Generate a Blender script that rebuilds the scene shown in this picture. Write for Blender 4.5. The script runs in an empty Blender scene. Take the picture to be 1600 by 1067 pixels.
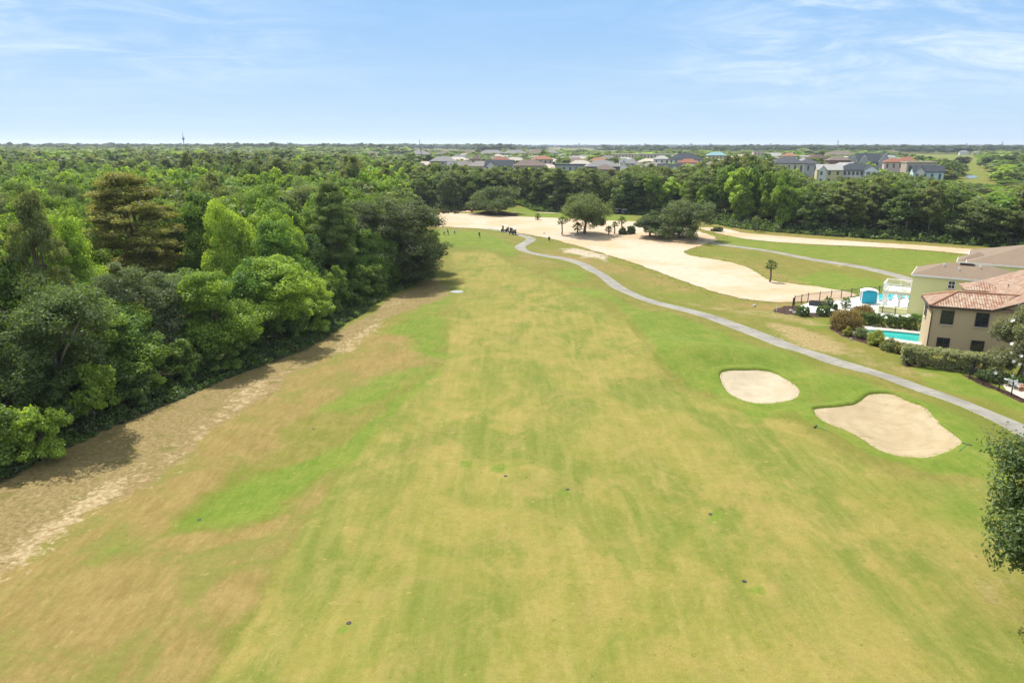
import bpy, math, random
import numpy as np
from mathutils import Vector, Matrix
from mathutils.geometry import delaunay_2d_cdt

# ------------------------------------------------------------------ camera, sky, sun, exposure
scene = bpy.context.scene
COL = scene.collection
RAD = math.radians
F, CAMH = 1100.0, 25.0                       # focal length in photo pixels, height of the drone
PITCH = math.atan(307.0 / F)
cam = bpy.data.objects.new('camera', bpy.data.cameras.new('camera'))
COL.objects.link(cam)
cam.data.sensor_width = 36.0
cam.data.lens = 36.0 * F / 1600.0
cam.data.clip_start, cam.data.clip_end = 0.5, 60000
cam.location = (0, 0, CAMH)
cam.rotation_euler = (math.pi / 2 - PITCH, 0, 0)
scene.camera = cam
SUN_EL, SUN_DIR = RAD(57), (-0.55, 0.835)    # the sun stands behind the scene, to the left
sun = bpy.data.objects.new('sun', bpy.data.lights.new('sun', 'SUN'))
COL.objects.link(sun)
sun.data.energy, sun.data.angle, sun.data.color = 4.6, RAD(0.55), (1.0, 0.955, 0.88)
sv = Vector((SUN_DIR[0] * math.cos(SUN_EL), SUN_DIR[1] * math.cos(SUN_EL), math.sin(SUN_EL)))
sun.rotation_euler = sv.to_track_quat('Z', 'Y').to_euler()
scene.view_settings.view_transform = 'Standard'
scene.view_settings.look = 'None'
scene.view_settings.exposure = 0.66
scene.view_settings.gamma = 1.0
scene.cycles.max_bounces = 5
scene.cycles.diffuse_bounces = 3
scene.cycles.transmission_bounces = 3
scene.cycles.transparent_max_bounces = 6
scene.cycles.volume_bounces = 0

world = bpy.data.worlds.new('World')
scene.world = world
world.use_nodes = True


class N:
    """A small wrapper that adds nodes and links them."""
    def __init__(s, tree):
        s.t = tree
    def __call__(s, kind, props=None, **ins):
        n = s.t.nodes.new(kind)
        for k, v in (props or {}).items():
            setattr(n, k, v)
        for k, v in ins.items():
            key = int(k[1:]) if k[0] == 'i' and k[1:].isdigit() else k.replace('_', ' ')
            sock = n.inputs[key]
            if isinstance(v, bpy.types.NodeSocket):
                s.t.links.new(v, sock)
            elif hasattr(sock.default_value, '__len__') and hasattr(v, '__len__') and len(sock.default_value) == 4 and len(v) == 3:
                sock.default_value = (*v, 1)
            else:
                sock.default_value = v
        return n
    def math(s, op, a, b=0.0, c=0.0, clamp=False):
        return s('ShaderNodeMath', {'operation': op, 'use_clamp': clamp}, i0=a, i1=b, i2=c).outputs[0]
    def mix(s, f, a, b, blend='MIX'):
        n = s.t.nodes.new('ShaderNodeMix')
        n.data_type, n.blend_type = 'RGBA', blend
        for i, v in ((0, f), (6, a), (7, b)):
            if isinstance(v, bpy.types.NodeSocket):
                s.t.links.new(v, n.inputs[i])
            else:
                n.inputs[i].default_value = v if i == 0 else (*v[:3], 1)
        return n.outputs[2]
    def step(s, v, lo, hi):
        return s('ShaderNodeMapRange', {'interpolation_type': 'SMOOTHSTEP'}, Value=v, From_Min=lo, From_Max=hi).outputs[0]
    def noise(s, vec, scale, detail=3.0, rough=0.55, dist=0.0):
        return s('ShaderNodeTexNoise', None, Vector=vec, Scale=scale, Detail=detail, Roughness=rough, Distortion=dist).outputs[0]
    def mapping(s, vec, scale=(1, 1, 1), rot=(0, 0, 0), loc=(0, 0, 0)):
        return s('ShaderNodeMapping', None, Vector=vec, Scale=scale, Rotation=rot, Location=loc).outputs[0]


def build_world():
    t = world.node_tree
    t.nodes.clear()
    n = N(t)
    sky = n('ShaderNodeTexSky', {'sky_type': 'NISHITA', 'sun_disc': False, 'sun_elevation': SUN_EL,
                                 'sun_rotation': math.atan2(SUN_DIR[0], SUN_DIR[1]), 'altitude': 0,
                                 'air_density': 1.0, 'dust_density': 0.3, 'ozone_density': 1.6})
    d = n('ShaderNodeTexCoord').outputs['Generated']
    sx = n('ShaderNodeSeparateXYZ', None, Vector=d)
    X, Y, Z = sx.outputs
    zz = n.math('ADD', n.math('MAXIMUM', Z, 0.0), 0.10)
    u, v = n.math('DIVIDE', X, zz), n.math('DIVIDE', Y, zz)
    p = n('ShaderNodeCombineXYZ', None, X=u, Y=v, Z=0.0).outputs[0]
    wisp = n.noise(n.mapping(p, (0.85, 1.0, 1), (0, 0, RAD(-38))), 1.5, 10, 0.68, 1.3)
    soft = n.noise(n.mapping(p, (0.5, 0.8, 1), (0, 0, RAD(-12)), (3.1, 0.4, 0)), 0.62, 3, 0.5)
    az = n.math('DIVIDE', X, n.math('MAXIMUM', Y, 0.05))
    right = n.math('MULTIPLY', n.step(az, 0.10, 0.38), n.step(Z, 0.03, 0.10))
    left = n.math('MULTIPLY', n.step(az, -0.12, -0.45), n.step(Z, 0.05, 0.11))
    reg = n.math('ADD', n.math('MULTIPLY', right, 0.85), n.math('MULTIPLY', left, 0.55))
    reg = n.math('ADD', reg, 0.12)
    cl = n.step(n.math('ADD', n.math('MULTIPLY', wisp, 0.75), n.math('MULTIPLY', soft, 0.45)), 0.46, 0.98)
    cl = n.math('MULTIPLY', n.math('MULTIPLY', cl, reg), 0.95, clamp=True)
    # the pale blue of humid air low over the land
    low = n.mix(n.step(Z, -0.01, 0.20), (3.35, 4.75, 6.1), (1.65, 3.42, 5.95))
    skyc = n.mix(n.math('MULTIPLY', n.step(Z, 0.50, 0.18), 0.9), n.mix(0.72, sky.outputs[0], (7.0, 7.7, 8.4)), low)  # higher up, out of view, a bright veil is added to lift shadows
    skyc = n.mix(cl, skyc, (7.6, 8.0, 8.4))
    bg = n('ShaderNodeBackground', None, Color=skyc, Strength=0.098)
    out = n('ShaderNodeOutputWorld')
    t.links.new(bg.outputs[0], out.inputs[0])


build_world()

# ------------------------------------------------------------------ geometry of the view (used only to measure the photograph)
cP, sP = math.cos(PITCH), math.sin(PITCH)


def ray(px, py):
    a, b = px - 800.0, 533.5 - py
    return a, F * cP + b * sP, -F * sP + b * cP


def vnoise(x, y, seed=0):
    xi, yi = np.floor(x).astype(np.int64), np.floor(y).astype(np.int64)
    fx, fy = x - xi, y - yi
    fx, fy = fx * fx * (3 - 2 * fx), fy * fy * (3 - 2 * fy)
    def h(a, b):
        k = (a * 374761393 + b * 668265263 + seed * 974634777) & 0xffffffff
        k = ((k ^ (k >> 13)) * 1274126177) & 0xffffffff
        return ((k ^ (k >> 16)) & 0xffff) / 65535.0
    return (h(xi, yi) * (1 - fx) + h(xi + 1, yi) * fx) * (1 - fy) + (h(xi, yi + 1) * (1 - fx) + h(xi + 1, yi + 1) * fx) * fy


def fbm(x, y, seed=0, oct=3):
    s, a, t = 0, 1.0, 0
    for i in range(oct):
        s = s + a * vnoise(x, y, seed + i * 17)
        t += a
        a *= 0.5
        x, y = x * 2.03, y * 2.03
    return s / t


def sstep(v, lo, hi):
    t = np.clip((v - lo) / (hi - lo), 0, 1)
    return t * t * (3 - 2 * t)


def flat(px, py, z=0.0):
    a, b, c = ray(px, py)
    t = (z - CAMH) / c
    return a * t, b * t


# mounds and hollows: centre in the photo, height, half-widths across and along (m)
BUMPS = [(x, y, *flat(x, y), h, rx, ry) for x, y, h, rx, ry in [
    (745, 372, 0.9, 16, 12), (800, 398, 0.7, 5, 9), (850, 420, 0.9, 6, 8), (905, 436, 1.0, 7, 8), (885, 428, -0.5, 3, 3),
    (950, 470, 0.9, 6, 8), (1010, 500, 0.8, 7, 6), (1040, 545, 0.9, 6, 7), (1100, 560, 0.7, 7, 5), (1180, 560, 0.7, 10, 3.5),
    (1330, 600, 0.7, 6, 4), (1470, 650, 0.8, 4, 6), (1060, 605, -0.4, 5, 4), (1270, 655, 0.35, 4, 3), (1530, 720, 0.5, 4, 5),
    (640, 500, 0.5, 7, 9), (420, 740, -0.35, 4, 14), (600, 660, 0.25, 4, 10), (900, 700, 0.25, 14, 14), (300, 900, 0.3, 8, 7),
    (1230, 420, -0.7, 14, 14), (1180, 400, 0.6, 10, 12), (700, 327, 1.8, 16, 10), (820, 326, 1.6, 14, 10), (1010, 445, -0.4, 7, 9),
    (900, 366, 0.7, 9, 7), (1040, 372, 0.7, 12, 8), (765, 332, 0.8, 9, 8), (700, 352, -0.5, 14, 9)]]


def hz(x, y):
    x, y = np.asarray(x, float), np.asarray(y, float)
    h = 6.0 * sstep(y, 320, 620) + 0.16 * (fbm(x / 15.0, y / 15.0, 3, 2) - 0.5)
    for _, _, cx, cy, a, rx, ry in BUMPS:
        h = h + a * np.exp(-((x - cx) / rx) ** 2 - ((y - cy) / ry) ** 2)
    return h


def P(px, py, dz=0.0):
    """The ground point that the photo shows at a pixel."""
    z = 0.0
    for _ in range(12):
        x, y = flat(px, py, z)
        z = float(hz(x, y))
    return x, y, z + dz


def PX(px, y, z=8.0):
    """x of a thing that stands y metres away at column px."""
    return (px - 800.0) / F * (y * cP + (CAMH - z) * sP)


def ZT(py, y):
    """height seen at row py, y metres away."""
    _, b, c = ray(800, py)
    return CAMH + y * c / b


def W(pts):
    return np.array([P(*p)[:2] for p in pts])


def spline(pts, n=8, closed=False):
    p = np.array(pts, float)
    out = []
    m = len(p)
    for i in range(m if closed else m - 1):
        if closed:
            a, b, c, d = p[i - 1], p[i], p[(i + 1) % m], p[(i + 2) % m]
        else:
            a, b, c, d = p[max(i - 1, 0)], p[i], p[i + 1], p[min(i + 2, m - 1)]
        for k in range(n):
            t = k / n
            out.append(0.5 * (2 * b + (c - a) * t + (2 * a - 5 * b + 4 * c - d) * t * t + (3 * b - a - 3 * c + d) * t ** 3))
    if not closed:
        out.append(p[-1])
    return np.array(out)


def sdf(x, y, poly):
    """signed distance to a polygon, positive inside."""
    d2 = np.full(x.shape, 1e18)
    ins = np.zeros(x.shape, bool)
    n = len(poly)
    for i in range(n):
        ax, ay = poly[i]
        bx, by = poly[(i + 1) % n]
        ex, ey = bx - ax, by - ay
        wx, wy = x - ax, y - ay
        t = np.clip((wx * ex + wy * ey) / (ex * ex + ey * ey + 1e-12), 0, 1)
        d2 = np.minimum(d2, (wx - ex * t) ** 2 + (wy - ey * t) ** 2)
        c = ((ay > y) != (by > y))
        if abs(by - ay) > 1e-12:
            ins ^= c & (x < (bx - ax) * (y - ay) / (by - ay) + ax)
    d = np.sqrt(d2)
    return np.where(ins, d, -d)


# ------------------------------------------------------------------ object helpers
def tag(o, label=None, cat=None, group=None, kind=None):
    for k, v in (('label', label), ('category', cat), ('group', group), ('kind', kind)):
        if v:
            o[k] = v
    return o


def thing(name, label, cat, loc=(0, 0, 0), rz=0.0, group=None):
    o = bpy.data.objects.new(name, None)
    COL.objects.link(o)
    o.location, o.rotation_euler = loc, (0, 0, rz)
    o.empty_display_size = 0.3
    return tag(o, label, cat, group)


def link(name, me, parent=None):
    o = bpy.data.objects.new(name, me)
    COL.objects.link(o)
    if parent:
        o.parent = parent
    return o


def mesh_np(name, v, f, mat=None, attrs=None, smooth=False):
    """mesh from arrays; f is (n,3) or (n,4)."""
    v, f = np.asarray(v, np.float32), np.asarray(f, np.int32)
    k = f.shape[1]
    me = bpy.data.meshes.new(name)
    me.vertices.add(len(v))
    me.vertices.foreach_set('co', v.ravel())
    me.loops.add(f.size)
    me.loops.foreach_set('vertex_index', f.ravel())
    me.polygons.add(len(f))
    me.polygons.foreach_set('loop_start', np.arange(0, f.size, k, dtype=np.int32))
    me.polygons.foreach_set('loop_total', np.full(len(f), k, np.int32))
    if smooth:
        me.polygons.foreach_set('use_smooth', np.ones(len(f), bool))
    me.update(calc_edges=True)
    for an, arr in (attrs or {}).items():
        arr = np.asarray(arr, np.float32)
        if arr.ndim == 1:
            me.attributes.new(an, 'FLOAT', 'POINT').data.foreach_set('value', arr)
        else:
            me.attributes.new(an, 'FLOAT_COLOR', 'POINT').data.foreach_set('color', arr.ravel())
    if mat:
        me.materials.append(mat)
    return me


class MB:
    """collects boxes, bars, tubes and polygons into ONE mesh."""
    def __init__(s):
        s.v, s.f = [], []
    def add(s, v, f):
        k = len(s.v)
        s.v += [tuple(p) for p in v]
        s.f += [tuple(i + k for i in q) for q in f]
        return s
    def box(s, x0, x1, y0, y1, z0, z1):
        return s.add([(x0, y0, z0), (x1, y0, z0), (x1, y1, z0), (x0, y1, z0), (x0, y0, z1), (x1, y0, z1), (x1, y1, z1), (x0, y1, z1)],
                     [(0, 3, 2, 1), (4, 5, 6, 7), (0, 1, 5, 4), (1, 2, 6, 5), (2, 3, 7, 6), (3, 0, 4, 7)])
    def prism(s, poly, z0, z1):
        n = len(poly)
        return s.add([(x, y, z0) for x, y in poly] + [(x, y, z1) for x, y in poly],
                     [tuple(reversed(range(n))), tuple(range(n, 2 * n))] + [(i, (i + 1) % n, n + (i + 1) % n, n + i) for i in range(n)])
    def tube(s, pts, rad, k=6, cap=True):
        pts = [Vector(p) for p in pts]
        if not hasattr(rad, '__len__'):
            rad = [rad] * len(pts)
        v, f = [], []
        for i, p in enumerate(pts):
            d = (pts[min(i + 1, len(pts) - 1)] - pts[max(i - 1, 0)]).normalized()
            a = d.orthogonal().normalized() if abs(d.z) < 0.95 else d.cross(Vector((0, 1, 0))).normalized()
            b = d.cross(a)
            for j in range(k):
                t = 2 * math.pi * j / k
                v.append(p + (a * math.cos(t) + b * math.sin(t)) * rad[i])
        for i in range(len(pts) - 1):
            for j in range(k):
                f.append((i * k + j, i * k + (j + 1) % k, (i + 1) * k + (j + 1) % k, (i + 1) * k + j))
        if cap:
            f.append(tuple(reversed(range(k))))
            f.append(tuple(range((len(pts) - 1) * k, len(pts) * k)))
        return s.add(v, f)
    def lathe(s, prof, k=12, c=(0, 0, 0)):
        v, f = [], []
        for r, z in prof:
            for j in range(k):
                t = 2 * math.pi * j / k
                v.append((c[0] + r * math.cos(t), c[1] + r * math.sin(t), c[2] + z))
        for i in range(len(prof) - 1):
            for j in range(k):
                f.append((i * k + j, i * k + (j + 1) % k, (i + 1) * k + (j + 1) % k, (i + 1) * k + j))
        f.append(tuple(reversed(range(k))))
        f.append(tuple(range((len(prof) - 1) * k, len(prof) * k)))
        return s.add(v, f)
    def mesh(s, name, mat, smooth=False):
        me = bpy.data.meshes.new(name)
        me.from_pydata(s.v, [], s.f)
        me.update()
        if smooth:
            me.polygons.foreach_set('use_smooth', [True] * len(me.polygons))
        me.materials.append(mat)
        return me
    def build(s, name, mat, parent=None, smooth=False, bevel=0.0):
        o = link(name, s.mesh(name, mat, smooth), parent)
        if bevel:
            m = o.modifiers.new('bevel', 'BEVEL')
            m.width, m.segments, m.limit_method = bevel, 2, 'ANGLE'
        return o


def copy_tree(o, parent=None):
    c = o.copy()
    COL.objects.link(c)
    if parent:
        c.parent = parent
    for ch in list(o.children):
        copy_tree(ch, c)
    return c


# ------------------------------------------------------------------ materials
def new_mat(name):
    m = bpy.data.materials.new(name)
    m.use_nodes = True
    m.node_tree.nodes.clear()
    n = N(m.node_tree)
    return m, n


def finish(m, n, shader):
    out = n('ShaderNodeOutputMaterial')
    m.node_tree.links.new(shader, out.inputs[0])
    return m


def plain(name, col, rough=0.7, var=0.12, scale=1.5, metal=0.0, bump=0.0, spec=0.4, fine=None):
    """a material with uneven colour from two sizes of noise."""
    m, n = new_mat(name)
    c = n('ShaderNodeTexCoord').outputs['Object']
    a = n.noise(c, scale, 4, 0.6)
    b = n.noise(c, fine or scale * 9, 2, 0.5)
    k = n.math('ADD', n.math('MULTIPLY', n.math('SUBTRACT', a, 0.5), var * 2.2), n.math('MULTIPLY', n.math('SUBTRACT', b, 0.5), var * 1.2))
    k = n.math('ADD', k, 1.0)
    col4 = n('ShaderNodeVectorMath', {'operation': 'SCALE'}, i0=col, Scale=k).outputs[0]
    p = n('ShaderNodeBsdfPrincipled', None, Base_Color=col4, Roughness=rough, Metallic=metal)
    p.inputs['Specular IOR Level'].default_value = spec
    if bump:
        bn = n('ShaderNodeBump', None, Strength=bump, Distance=0.02, Height=b)
        m.node_tree.links.new(bn.outputs[0], p.inputs['Normal'])
    return finish(m, n, p.outputs[0])


def lin(r, g, b, k=1.0):
    f = lambda c: (c / 255 / 12.92) if c < 10.3 else ((c / 255 + 0.055) / 1.055) ** 2.4
    return f(r) * k, f(g) * k, f(b) * k


GAIN = 0.485          # sunlit ground: picture value to base colour


def alb(r, g, b):
    return lin(r, g, b, GAIN)


def ground_material():
    m, n = new_mat('golf_turf')
    c = n('ShaderNodeTexCoord').outputs['Object']
    wa = n('ShaderNodeSeparateColor', None, Color=n('ShaderNodeAttribute', {'attribute_name': 'wa'}).outputs['Color'])
    wb = n('ShaderNodeSeparateColor', None, Color=n('ShaderNodeAttribute', {'attribute_name': 'wb'}).outputs['Color'])
    wc = n('ShaderNodeSeparateColor', None, Color=n('ShaderNodeAttribute', {'attribute_name': 'wc'}).outputs['Color'])
    fair, lush, brown = wa.outputs
    litter, bare, forest = wb.outputs
    mulch, dry, pale = wc.outputs
    big = n.noise(c, 0.075, 4, 0.6, 0.4)
    med = n.noise(c, 0.42, 5, 0.62, 0.3)
    fine = n.noise(c, 2.6, 4, 0.65)
    grain = n.noise(c, 11.0, 3, 0.7)
    mow = n.noise(n.mapping(c, (1.0, 0.10, 1), (0, 0, RAD(3))), 1.3, 4, 0.6)
    comb = n.noise(n.mapping(c, (1.0, 0.22, 1), (0, 0, RAD(-32))), 2.2, 4, 0.7, 0.6)

    def w(s, amp=0.5, nz=med, lo=0.35, hi=0.65):
        return n.step(n.math('ADD', s, n.math('MULTIPLY', n.math('SUBTRACT', nz, 0.5), amp)), lo, hi)

    # rough: olive to straw, combed by the mower
    rough = n.mix(n.step(n.math('ADD', n.math('MULTIPLY', med, 0.5), n.math('MULTIPLY', comb, 0.5)), 0.30, 0.70), alb(138, 138, 58), alb(172, 158, 86))
    rough = n.mix(n.math('MULTIPLY', n.step(big, 0.38, 0.66), 0.8), rough, alb(134, 144, 54))
    brn = n.mix(n.step(n.math('ADD', n.math('MULTIPLY', med, 0.4), n.math('MULTIPLY', comb, 0.6)), 0.28, 0.72), alb(156, 136, 74), alb(188, 163, 100))
    brn = n.mix(n.math('MULTIPLY', n.step(n.noise(c, 0.16, 6, 0.68, 0.7), 0.44, 0.64), 0.85), brn, alb(146, 148, 70))
    col = n.mix(w(brown, 0.9, med, 0.22, 0.78), rough, brn)
    # fairway: yellow-green with worn straw and greener drifts
    drift = n.noise(n.mapping(c, (1, 0.6, 1), (0, 0, 0), (40, 9, 0)), 0.13, 6, 0.66, 0.7)
    fw = n.mix(n.step(n.math('ADD', n.math('MULTIPLY', big, 0.5), n.math('MULTIPLY', med, 0.5)), 0.34, 0.66), alb(155, 156, 68), alb(186, 168, 92))
    fw = n.mix(n.math('MULTIPLY', n.step(drift, 0.43, 0.60), 0.95), fw, alb(138, 148, 62))
    spot = n.noise(n.mapping(c, (1, 0.7, 1), (0, 0, 0), (7, 3, 0)), 0.34, 6, 0.72, 0.5)
    fw = n.mix(n.math('MULTIPLY', n.step(spot, 0.50, 0.68), 0.5), fw, alb(194, 174, 102))
    fw = n.mix(n.math('MULTIPLY', n.step(spot, 0.47, 0.30), 0.5), fw, alb(126, 146, 54))
    fw = n.mix(n.math('MULTIPLY', n.step(mow, 0.40, 0.70), 0.30), fw, alb(198, 184, 104))
    fw = n.mix(n.math('MULTIPLY', n.step(n.noise(c, 0.17, 6, 0.7, 1.0), 0.53, 0.70), 0.42), fw, alb(184, 160, 98))
    col = n.mix(w(fair, 0.30, fine, 0.36, 0.64), col, fw)
    lu = n.mix(n.step(n.math('ADD', n.math('MULTIPLY', med, 0.5), n.math('MULTIPLY', comb, 0.5)), 0.30, 0.70), alb(116, 147, 46), alb(150, 166, 66))
    lu = n.mix(n.math('MULTIPLY', n.step(n.noise(c, 0.22, 5, 0.65, 0.5), 0.50, 0.70), 0.6), lu, alb(168, 168, 78))
    col = n.mix(n.math('MULTIPLY', w(lush, 1.3, n.noise(c, 0.30, 6, 0.7, 0.8), 0.22, 0.90), 0.86), col, lu)
    dr = n.mix(n.step(fine, 0.30, 0.70), alb(172, 150, 92), alb(206, 184, 132))
    col = n.mix(w(dry, 1.1, med, 0.26, 0.80), col, dr)
    li = n.mix(n.step(n.math('ADD', n.math('MULTIPLY', fine, 0.6), n.math('MULTIPLY', grain, 0.4)), 0.34, 0.64), alb(146, 122, 80), alb(190, 164, 118))
    li = n.mix(n.math('MULTIPLY', n.step(med, 0.53, 0.66), 0.7), li, alb(128, 122, 62))
    col = n.mix(w(litter, 1.7, n.noise(c, 0.55, 6, 0.75, 0.7), 0.26, 0.80), col, n.mix(0.78, col, li))
    ba = n.mix(n.step(fine, 0.32, 0.66), alb(190, 162, 114), alb(226, 204, 160))
    rag = n.noise(n.mapping(c, (1, 1, 1), (0, 0, RAD(-25))), 1.1, 6, 0.78, 0.6)
    bw = n.math('MULTIPLY', n.step(n.math('ADD', bare, n.math('MULTIPLY', n.math('SUBTRACT', rag, 0.5), 3.4)), 0.50, 0.92), 0.9)
    col = n.mix(bw, col, ba)
    col = n.mix(w(mulch, 0.25, fine, 0.42, 0.58), col, n.mix(n.step(fine, 0.4, 0.6), alb(78, 58, 48), alb(112, 88, 72)))
    col = n.mix(w(pale, 0.75, med, 0.34, 0.6), col, alb(228, 208, 182))
    fo = n.mix(n.step(med, 0.38, 0.62), (0.035, 0.040, 0.016), (0.075, 0.072, 0.030))  # dark undergrowth tone, with the shade under the trees put into the colour
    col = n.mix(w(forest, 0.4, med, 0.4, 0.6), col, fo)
    speck = n.noise(c, 1.9, 2, 0.6)
    notsand = n.math('SUBTRACT', 1.0, n.math('MAXIMUM', mulch, forest))
    col = n.mix(n.math('MULTIPLY', n.math('MULTIPLY', n.step(speck, 0.66, 0.74), 0.45), notsand), col, alb(206, 182, 122))
    col = n.mix(n.math('MULTIPLY', n.math('MULTIPLY', n.step(speck, 0.34, 0.26), 0.40), notsand), col, alb(104, 118, 48))
    g = n.math('ADD', 1.0, n.math('ADD', n.math('MULTIPLY', n.math('SUBTRACT', grain, 0.5), 0.60), n.math('MULTIPLY', n.math('SUBTRACT', fine, 0.5), 0.40)))
    col = n('ShaderNodeVectorMath', {'operation': 'SCALE'}, i0=col, Scale=g).outputs[0]
    hgt = n.math('ADD', n.math('MULTIPLY', fine, 0.6), n.math('MULTIPLY', grain, 0.4))
    bn = n('ShaderNodeBump', None, Strength=0.55, Distance=0.12, Height=hgt)
    p = n('ShaderNodeBsdfPrincipled', None, Base_Color=col, Roughness=0.9, Normal=bn.outputs[0])
    p.inputs['Specular IOR Level'].default_value = 0.1
    return finish(m, n, p.outputs[0])


def sand_material(name, c1, c2, c3, swirl=0.0, blot=0.03, mid=(0, 0)):
    m, n = new_mat(name)
    c = n('ShaderNodeTexCoord').outputs['Object']
    big = n.noise(c, blot, 4, 0.6, 0.4)
    med = n.noise(c, 0.5, 5, 0.65)
    fine = n.noise(c, 5.0, 4, 0.7)
    col = n.mix(n.step(big, 0.38, 0.62), c1, c2)
    col = n.mix(n.math('MULTIPLY', n.step(med, 0.50, 0.75), 0.55), col, c3)
    hgt = n.math('ADD', n.math('MULTIPLY', fine, 0.35), n.math('MULTIPLY', med, 0.65))
    comb = n.noise(n.mapping(c, (0.10, 1.1, 1), (0, 0, RAD(28))), 1.6, 5, 0.7, 0.9)
    col = n.mix(n.math('MULTIPLY', n.step(comb, 0.50, 0.68), 0.40), col, c3)
    damp = n.noise(c, 0.33, 5, 0.7, 0.8)
    col = n.mix(n.math('MULTIPLY', n.step(damp, 0.60, 0.70), 0.5), col, tuple(x * 0.78 for x in c3))
    hgt = n.math('ADD', hgt, n.math('MULTIPLY', comb, 0.8))
    if swirl:
        wv = n('ShaderNodeTexWave', {'wave_type': 'RINGS', 'rings_direction': 'Z'}, Vector=n.mapping(c, (1, 0.8, 1), (0, 0, 0), (-mid[0], -mid[1] * 0.8, 0)), Scale=0.20, Distortion=9.0, Detail=4.0, Detail_Scale=0.22).outputs['Fac']
        col = n.mix(n.math('MULTIPLY', n.step(wv, 0.45, 0.95), swirl), col, c3)
        hgt = n.math('ADD', hgt, n.math('MULTIPLY', wv, 0.7))
    col = n('ShaderNodeVectorMath', {'operation': 'SCALE'}, i0=col, Scale=n.math('ADD', 0.88, n.math('MULTIPLY', fine, 0.24))).outputs[0]
    bn = n('ShaderNodeBump', None, Strength=0.35, Distance=0.10, Height=hgt)
    p = n('ShaderNodeBsdfPrincipled', None, Base_Color=col, Roughness=0.95, Normal=bn.outputs[0])
    p.inputs['Specular IOR Level'].default_value = 0.1
    return finish(m, n, p.outputs[0])


def path_material():
    m, n = new_mat('path_concrete')
    c = n('ShaderNodeTexCoord').outputs['Object']
    big, fine = n.noise(c, 0.25, 5, 0.65), n.noise(c, 4.0, 4, 0.7)
    edge = n('ShaderNodeAttribute', {'attribute_name': 'across'}).outputs['Fac']
    along = n('ShaderNodeAttribute', {'attribute_name': 'along'}).outputs['Fac']
    col = n.mix(n.step(big, 0.35, 0.65), alb(168, 163, 150), alb(194, 188, 174))
    col = n.mix(n.math('MULTIPLY', n.step(fine, 0.5, 0.75), 0.4), col, alb(140, 134, 126))
    dirt = n.step(n.math('ADD', n.math('ABSOLUTE', edge), n.math('MULTIPLY', n.math('SUBTRACT', big, 0.5), 0.5)), 0.80, 1.02)
    col = n.mix(n.math('MULTIPLY', dirt, 0.6), col, alb(214, 200, 176))
    joint = n.step(n.math('ABSOLUTE', n.math('SUBTRACT', n.math('FRACT', n.math('DIVIDE', along, 3.0)), 0.5)), 0.478, 0.494)
    col = n.mix(n.math('MULTIPLY', joint, 0.6), col, alb(112, 108, 100))
    stain = n.noise(c, 0.9, 5, 0.7, 0.8)
    col = n.mix(n.math('MULTIPLY', n.step(stain, 0.56, 0.72), 0.45), col, alb(136, 130, 122))
    col = n.mix(n.math('MULTIPLY', n.step(n.noise(c, 0.14, 3), 0.55, 0.7), 0.4), col, alb(150, 146, 140))
    p = n('ShaderNodeBsdfPrincipled', None, Base_Color=col, Roughness=0.85)
    p.inputs['Specular IOR Level'].default_value = 0.25
    return finish(m, n, p.outputs[0])


def leaf_material(name, by_attr=False, yellow=0.25, gloss=0.02):
    """foliage: the colour of the tree (object colour), varied clump by clump and leaf by leaf."""
    m, n = new_mat(name)
    tint = n('ShaderNodeAttribute', {'attribute_name': 'tint'}).outputs['Fac']
    if by_attr:
        base = n('ShaderNodeAttribute', {'attribute_name': 'fcol'}).outputs['Color']
    else:
        base = n('ShaderNodeObjectInfo').outputs['Color']
    k = n.math('ADD', 0.45, n.math('MULTIPLY', tint, 1.1))
    c1 = n('ShaderNodeVectorMath', {'operation': 'SCALE'}, i0=base, Scale=k).outputs[0]
    warm = n.mix(1.0, c1, (1.20, 1.08, 0.72), 'MULTIPLY')
    c2 = n.mix(n.math('MULTIPLY', n.step(tint, 0.45, 1.0), yellow * 2), c1, warm)
    d = n('ShaderNodeBsdfDiffuse', None, Color=c2)
    tr = n('ShaderNodeBsdfTranslucent', None, Color=n.mix(1.0, c2, (1.25, 1.2, 0.55), 'MULTIPLY'))
    ms = n('ShaderNodeMixShader', None, i0=0.46, i1=d.outputs[0], i2=tr.outputs[0])
    gl = n('ShaderNodeBsdfGlossy', None, Color=(0.9, 0.95, 1.0), Roughness=0.55)
    m2 = n('ShaderNodeMixShader', None, i0=gloss, i1=ms.outputs[0], i2=gl.outputs[0])
    return finish(m, n, m2.outputs[0])


M = {}
M['turf'] = ground_material()
M['waste_sand'] = sand_material('waste_sand', alb(244, 224, 198), alb(240, 206, 164), alb(226, 186, 138), blot=0.045)
M['bunker_sand'] = sand_material('bunker_sand', alb(214, 192, 152), alb(224, 204, 166), alb(190, 168, 128), 0.22, 0.25, P(1375, 668)[:2])
M['bunker_pale'] = sand_material('bunker_pale', alb(224, 206, 174), alb(232, 216, 186), alb(198, 178, 142), 0.12, 0.3, P(1180, 610)[:2])
M['path'] = path_material()
M['leaf'] = leaf_material('leaf')
M['leaf_far'] = leaf_material('leaf_far', True)
M['bark'] = plain('bark', (0.16, 0.125, 0.09), 0.95, 0.35, 3.0, bump=0.6)
M['bark_grey'] = plain('bark_grey', (0.26, 0.235, 0.20), 0.95, 0.3, 2.0, bump=0.5)
M['mulch'] = plain('mulch', alb(98, 74, 60), 0.95, 0.4, 2.0, bump=0.6)

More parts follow.
